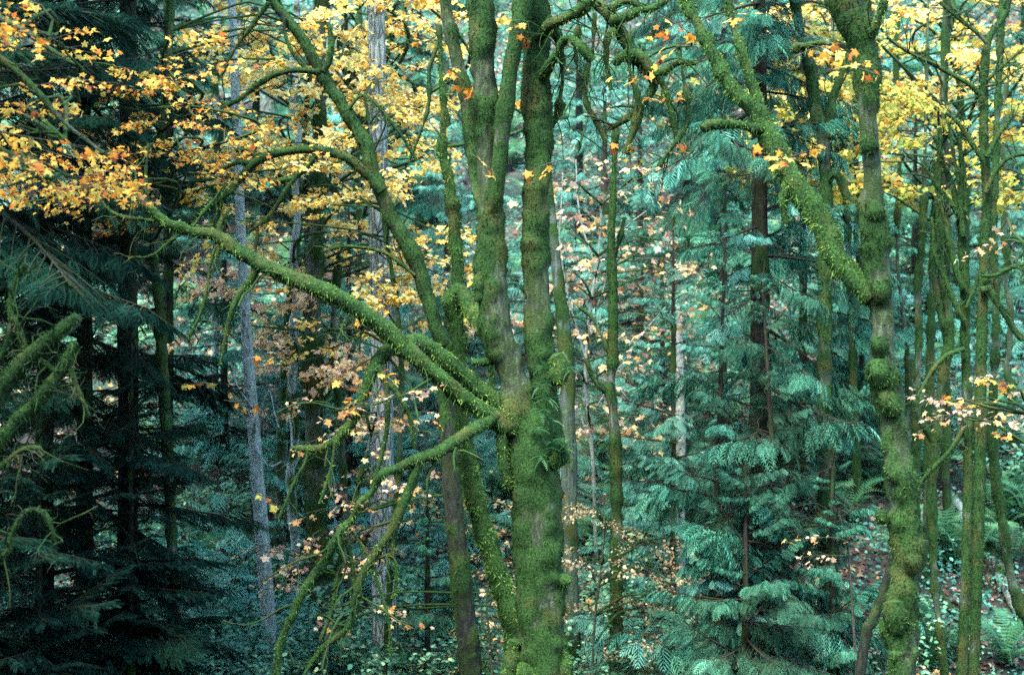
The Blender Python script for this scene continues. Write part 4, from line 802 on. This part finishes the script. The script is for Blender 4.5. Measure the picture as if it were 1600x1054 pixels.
Ya = Tree("vine_maple", "knee-high thicket sapling with rusty small leaves at the bottom, right of the fork", "tree", [(925, 1060, 6), (930, 960, 5), (940, 880, 4), (945, 820, 3)], 15.8, [M_TWIG, M_HAIRD], (-.2, .01, 3, .15), 6, .08, 300, seed=211, top=False)
Ya.crown("rust", (905, 1050, 790, 1060, 15.2, 17.2), 22, 2, (.5, .95)); 
Yb = Tree("vine_maple", "low thicket with pale rusty leaves between the mossy stem and the forked maple", "tree", [(770, 1060, 5), (765, 1000, 4), (760, 940, 3)], 15.4, [M_TWIG, M_HAIRD], (-.2, .01, 3, .15), 6, .08, 300, seed=213, top=False)
Yb.crown("rust", (735, 830, 860, 1060, 15.2, 16.6), 12, 2, (.6, .9))
Yc = Tree("vine_maple", "pale-leaved sapling in the shade below the right-hand cedar boughs", "tree", [(1335, 1000, 5), (1330, 920, 4), (1325, 860, 3)], 14.4, [M_TWIG, M_HAIRD], (-.2, .01, 3, .15), 6, .08, 300, seed=215, top=False)
Yc.crown("palefew", (1310, 1350, 840, 880, 14, 14.6), 2, 1, (.7, .8))
# leaves hanging among the main limbs
A.leaves("goldfew", [P(*q) for q in ((535, 600, 12.3), (550, 610, 12.4), (560, 630, 12.3), (545, 640, 12.2), (630, 600, 12.4), (500, 245, 12.4), (395, 450, 12.4), (800, 50, 12.6), (790, 45, 12.4), (690, 100, 12.6), (715, 105, 12.6), (735, 240, 12.6), (375, 110, 12.3), (330, 180, 12.5))], (.55, .9))
A.leaves("palefew", [P(*q) for q in ((640, 612, 12.2), (520, 655, 12.3), (460, 640, 12.4), (545, 790, 12.2))], (.6, .9))
B.leaves("goldfew", [P(*q) for q in ((340, 600, 13.6), (350, 625, 13.6), (440, 560, 13.8), (400, 770, 13.8), (620, 480, 13.9), (560, 500, 13.8))], (.6, .9))

# ------------------------------------------------------------------ shrubs, ferns, logs on the slope
def shrub_mesh(seed, mat, size, h, n):
    g = random.Random(seed); mb = MB(); O = []; D = []
    for i in range(16):
        a = g.uniform(0, 6.28); d = norm(np.array([math.cos(a) * .6, math.sin(a) * .6, 1.1])); p = [np.zeros(3)]
        for k in range(5): d = norm(d + np.array([g.gauss(0, .15), g.gauss(0, .15), -.10])); p.append(p[-1] + d * h * g.uniform(.8, 1.2) / 5)
        tube(mb, p, [.006, .005, .004, .003, .002, .0012], 4, .3, 0, None, seed, 0)
        for k in range(n // 16):
            j = g.randrange(1, 5); q = p[j] + (p[j + 1] - p[j]) * g.random() + np.array([g.gauss(0, .09), g.gauss(0, .09), g.gauss(0, .06)]); O.append(q); D.append((g.gauss(0, 1), g.gauss(0, 1), g.gauss(-.1, .3)))
    n = len(O); gg = np.random.default_rng(seed)
    scatter(mb, T_OVAL, np.array(O), frames(np.array(D), norm(np.array([0, 0, 1.]) + gg.normal(size=(n, 3)) * .45)), size * (.6 + .8 * gg.random(n)), gg.random(n), 1)
    return mb.mesh("shrub", [M_TWIG, mat])
SH = [shrub_mesh(400 + i, M_SHRUB, .075, .8, 420) for i in range(4)]
SHT = [shrub_mesh(410 + i, M_SHRUB, .068, 2.0, 1500) for i in range(3)]
def fern_mesh(seed):
    gg = np.random.default_rng(seed); n = 16; mb = MB(); a = np.arange(n) * 2.4 + gg.random(n) * .4
    d = np.stack([np.cos(a), np.sin(a), .15 + gg.random(n) * .7], 1)
    scatter(mb, T_FROND, gg.normal(size=(n, 3)) * .02, frames(d, np.repeat([[0, 0, 1.]], n, 0)), .6 + .4 * gg.random(n), gg.random(n)); return mb.mesh("sword_fern", [M_FERN])
FE = [fern_mesh(420 + i) for i in range(4)]
def onslope(px, Y, dz=0): x = (px - 800) / F * Y; return (x, Y, gz(x, Y) + dz)
def slopeY(px, py):
    lo, hi = 9.0, 60.0
    Ys = np.linspace(lo, hi, 600); xs = (px - 800) / F * Ys; d = ZC - (py - 527) / F * Ys - ground_z(xs, Ys); k = int(np.argmax(d < 0)); return float(Ys[k]) if d.min() < 0 else 17.0
SHR = [(285, 1030, "lowest leafy shrub left of the smooth grey trunk's foot"), (345, 1000, "round-leaved shrub touching the smooth grey trunk on its left"), (340, 930, "pale green shrub uphill left of the smooth grey trunk"), (455, 1000, "shrub between the smooth grey trunk and the ivy-clad tree"), (460, 900, "shrub uphill behind the hanging mossy branches, right of the smooth trunk"),
       (300, 800, "sunlit shrub at the edge of the hemlock shade"), (380, 790, "bright shrub just behind the middle of the smooth grey trunk"), (540, 1020, "shrub at the foot of the ivy-clad tree, on its right"), (640, 940, "shrub right beside the fissured trunk"), (330, 700, "light green shrub where the hemlock shade ends, high on the slope"), (1000, 900, "shrub between the slender mossy pole and the bushy cedar"),
       (1020, 1010, "low shrub at the bottom left of the bushy cedar"), (1000, 720, "shrub on the slope right of the slender mossy pole"), (1090, 620, "light shrub above the half hidden pale trunk"), (1460, 640, "shrub between the lumpy maple and the bundled tree"), (1480, 1010, "low shrub at the foot of the bundled tree"), (1570, 600, "blue-green shrub right of the tallest slim tree"),
       (1575, 450, "shrub high at the right edge above the mossy elbow branch"), (1440, 500, "shrub high behind the thin crooked stem"), (1590, 740, "shrub at the right edge beside the leaning stem"), (930, 960, "leafy shrub between the fibrous trunk and the slender pole"), (220, 1000, "dim shrub in the shade at lower left"), (1410, 980, "shrub against the right of the lumpy maple's foot"), (760, 760, "shrub seen behind the mossy stem, left of the forked maple")]
for k, (px, py, lab) in enumerate(SHR):
    Y = slopeY(px, min(py + 25, 1075)); o = link("leafy_shrub", SH[k % 4], None, onslope(px, Y), (0, 0, R.uniform(0, 6)), R.uniform(.85, 1.25)); tag(o, lab, "shrub", "leafy shrubs on the slope")
TALL = [(300, 15.6, .95, "tall leafy thicket left of the smooth grey trunk's base"), (375, 15.4, .85, "tall leafy thicket in front of the smooth grey trunk's foot"), (345, 16.6, 1.15, "tall thicket rising behind, left of the smooth grey trunk"), (465, 16.2, .95, "tall thicket between the smooth trunk and the ivy-clad tree"), (545, 16.4, 1.05, "tall thicket left of the fissured trunk's foot"), (655, 16.9, 1.0, "tall thicket behind the low young cedar beside the dark leaning tree"),
        (745, 16.3, .85, "tall thicket behind the mossy stem at the bottom of the picture"), (940, 16.9, 1.0, "tall thicket in the rusty leaves right of the fibrous trunk"), (1015, 16.2, .9, "tall thicket at the left skirt of the bushy cedar"), (1345, 15.8, .9, "tall thicket between the cedars and the lumpy maple's foot"), (255, 16.8, 1.1, "tall thicket in half shade under the hemlocks")]
for k, (px, Y, sc, lab) in enumerate(TALL):
    o = link("leafy_shrub", SHT[k % 3], None, onslope(px, Y), (0, 0, R.uniform(0, 6)), sc); tag(o, lab, "shrub", "tall leafy thickets along the foot of the slope")
FER = [(475, 960, "sword fern below the hanging mossy branches"), (700, 1000, "sword fern at the foot of the dark leaning tree"), (985, 830, "fern left of the half hidden pale trunk's foot"), (1030, 780, "fern uphill of the half hidden pale trunk"), (990, 610, "fern high on the slope right of the slender pole's bend"), (1440, 740, "fern on the slope just right of the lumpy maple"),
       (1560, 680, "fern between the tallest slim tree and the right edge"), (1590, 800, "fern near the right edge above the fallen logs"), (1590, 560, "fern at the right edge below the mossy elbow branch"), (1450, 1040, "fern at the bottom right of the lumpy maple"), (360, 860, "fern uphill left of the smooth grey trunk"), (300, 900, "fern in half shade at lower left"),
       (560, 900, "fern behind the fissured trunk on its left"), (935, 690, "fern between the fibrous trunk and the slender pole"), (1360, 760, "fern left of the lumpy maple's middle"), (1490, 860, "fern on the litter slope left of the bundled tree"), (1570, 1030, "fern at the bottom right corner"), (1400, 640, "fern glimpsed left behind the lumpy maple")]
for k, (px, py, lab) in enumerate(FER):
    Y = slopeY(px, min(py + 15, 1080)); o = link("sword_fern", FE[k % 4], None, onslope(px, Y), (-.3, 0, R.uniform(0, 6)), R.uniform(.8, 1.15)); tag(o, lab, "fern", "sword ferns on the slope")
# more ferns farther up as uncounted cover
mb = MB(); n = 420; x, y = slope_points(n, 19, 40); o_ = np.stack([x, y, ground_z(x, y)], 1); k = 12
O = np.repeat(o_, k, 0); a = np.tile(np.arange(k) * 2.4, n) + rng.random(n * k) * .5
scatter(mb, T_FROND, O, frames(np.stack([np.cos(a), np.sin(a) - .25, .2 + rng.random(n * k) * .6], 1), np.repeat([[0, -.3, 1.]], n * k, 0)), .45 + .45 * rng.random(n * k), rng.random(n * k))
tag(mb.build("fern_cover", M_FERN), "mass of ferns mixed through the undergrowth up the slope", "fern cover", kind="stuff")

LOGS = [([(1425, 770), (1440, 805), (1458, 850)], 18, 0, M_PALE, "grey fallen log right of the lumpy maple"), ([(1538, 855), (1560, 900), (1590, 955), (1620, 1000)], 26, 0, M_PALE, "pale fallen log running down to the lower right corner"), ([(1440, 900), (1490, 965), (1520, 1010)], 10, 0, M_DARK, "dark thin fallen log on the litter slope"), ([(1475, 770), (1500, 800), (1505, 830)], 14, 0, M_GREY, "short grey log end beside the bundled tree"), ([(905, 560), (880, 545), (990, 500)], 5, .4, M_PALE, "pale dead stick lying across the slope right of the fork")]
for k, (pth, w, dz, mt, lab) in enumerate(LOGS):
    pts = []
    for a, b in pth: Y = slopeY(a, b); q = P(a, b, Y); pts.append(q + np.array([0, -.1, .05]))
    r = [w / 2 / F * q[1] for q in pts]; c0 = pts[0]; mb = MB(); tube(mb, pts, r, 12, .08, .12, (-.1, .015, 4, .2), 500 + k, 0, 900, .02)
    o = mb.build("fallen_log", [mt, M_HAIRD], None, c0); o.location = tuple(c0); tag(o, lab, "log")
# bare brushwood
def brush(name, lab, px, py, n, L, r, mat, seed, hairm=None):
    Y = slopeY(px, py); b = np.array(onslope(px, Y)); mb = MB(); g = random.Random(seed)
    for i in range(n):
        a = g.uniform(0, 6.28); d = norm(np.array([math.cos(a) * .5, math.sin(a) * .3, 1])); p = [b + np.array([g.gauss(0, .15), g.gauss(0, .1), -.05])]
        for k in range(6): d = norm(d + np.array([g.gauss(0, .18), g.gauss(0, .18), g.gauss(-.06, .12)])); p.append(p[-1] + d * L * g.uniform(.7, 1.2) / 6)
        tube(mb, p, np.linspace(r, r * .25, 7), 4, .2, 0, None, i, 0); twigs(mb, p, 6, L * .15, L * .4, r * .5, seed + i, -.03, sub=1)
    o = mb.build(name, [mat, M_HAIRD], None, b); o.location = tuple(b); tag(o, lab, "shrub"); return o
brush("bare_shrub", "brown leafless brush behind the smooth grey trunk", 330, 830, 26, 1.1, .007, M_TWIG, 601); brush("bare_shrub", "brown leafless brush between the smooth trunk and the ivy-clad tree", 440, 860, 22, 1.0, .007, M_TWIG, 602)
brush("bare_shrub", "pale bare twiggy shrub right of the fork, low", 905, 700, 14, 1.6, .008, M_PALE, 603); brush("bare_shrub", "pale bare twiggy shrub right of the slender pole", 1010, 640, 14, 1.6, .007, M_PALE, 604); brush("bare_shrub", "dim leafless brush at the lower right corner", 1560, 920, 16, .9, .007, M_TWIG, 605)
brush("bare_shrub", "leafless brush on the slope between the slender right-hand trees", 1480, 700, 14, 1.4, .007, M_PALE, 606)

# ------------------------------------------------------------------ haze
if HAZE:
    hb = MB(); x0, x1, y0, y1, z0, z1 = -110, 110, -50, 125, -2.5, 80
    v = np.array([(x, y, z) for z in (z0, z1) for x, y in ((x0, y0), (x1, y0), (x1, y1), (x0, y1))], float)
    hb.add(v, [np.array([(0, 3, 2, 1), (4, 5, 6, 7), (0, 1, 5, 4), (1, 2, 6, 5), (2, 3, 7, 6), (3, 0, 4, 7)])])
    m, t, out = nt("damp_air"); pv = t.nodes.new("ShaderNodeVolumePrincipled"); pv.inputs["Density"].default_value = HAZE; pv.inputs["Color"].default_value = (.72, .97, .95, 1); pv.inputs["Anisotropy"].default_value = .2
    t.links.new(pv.outputs[0], out.inputs["Volume"]); o = hb.build("haze", m); o["kind"] = "stuff"; o["label"] = "thin pale damp air between the trees"; o["category"] = "haze"
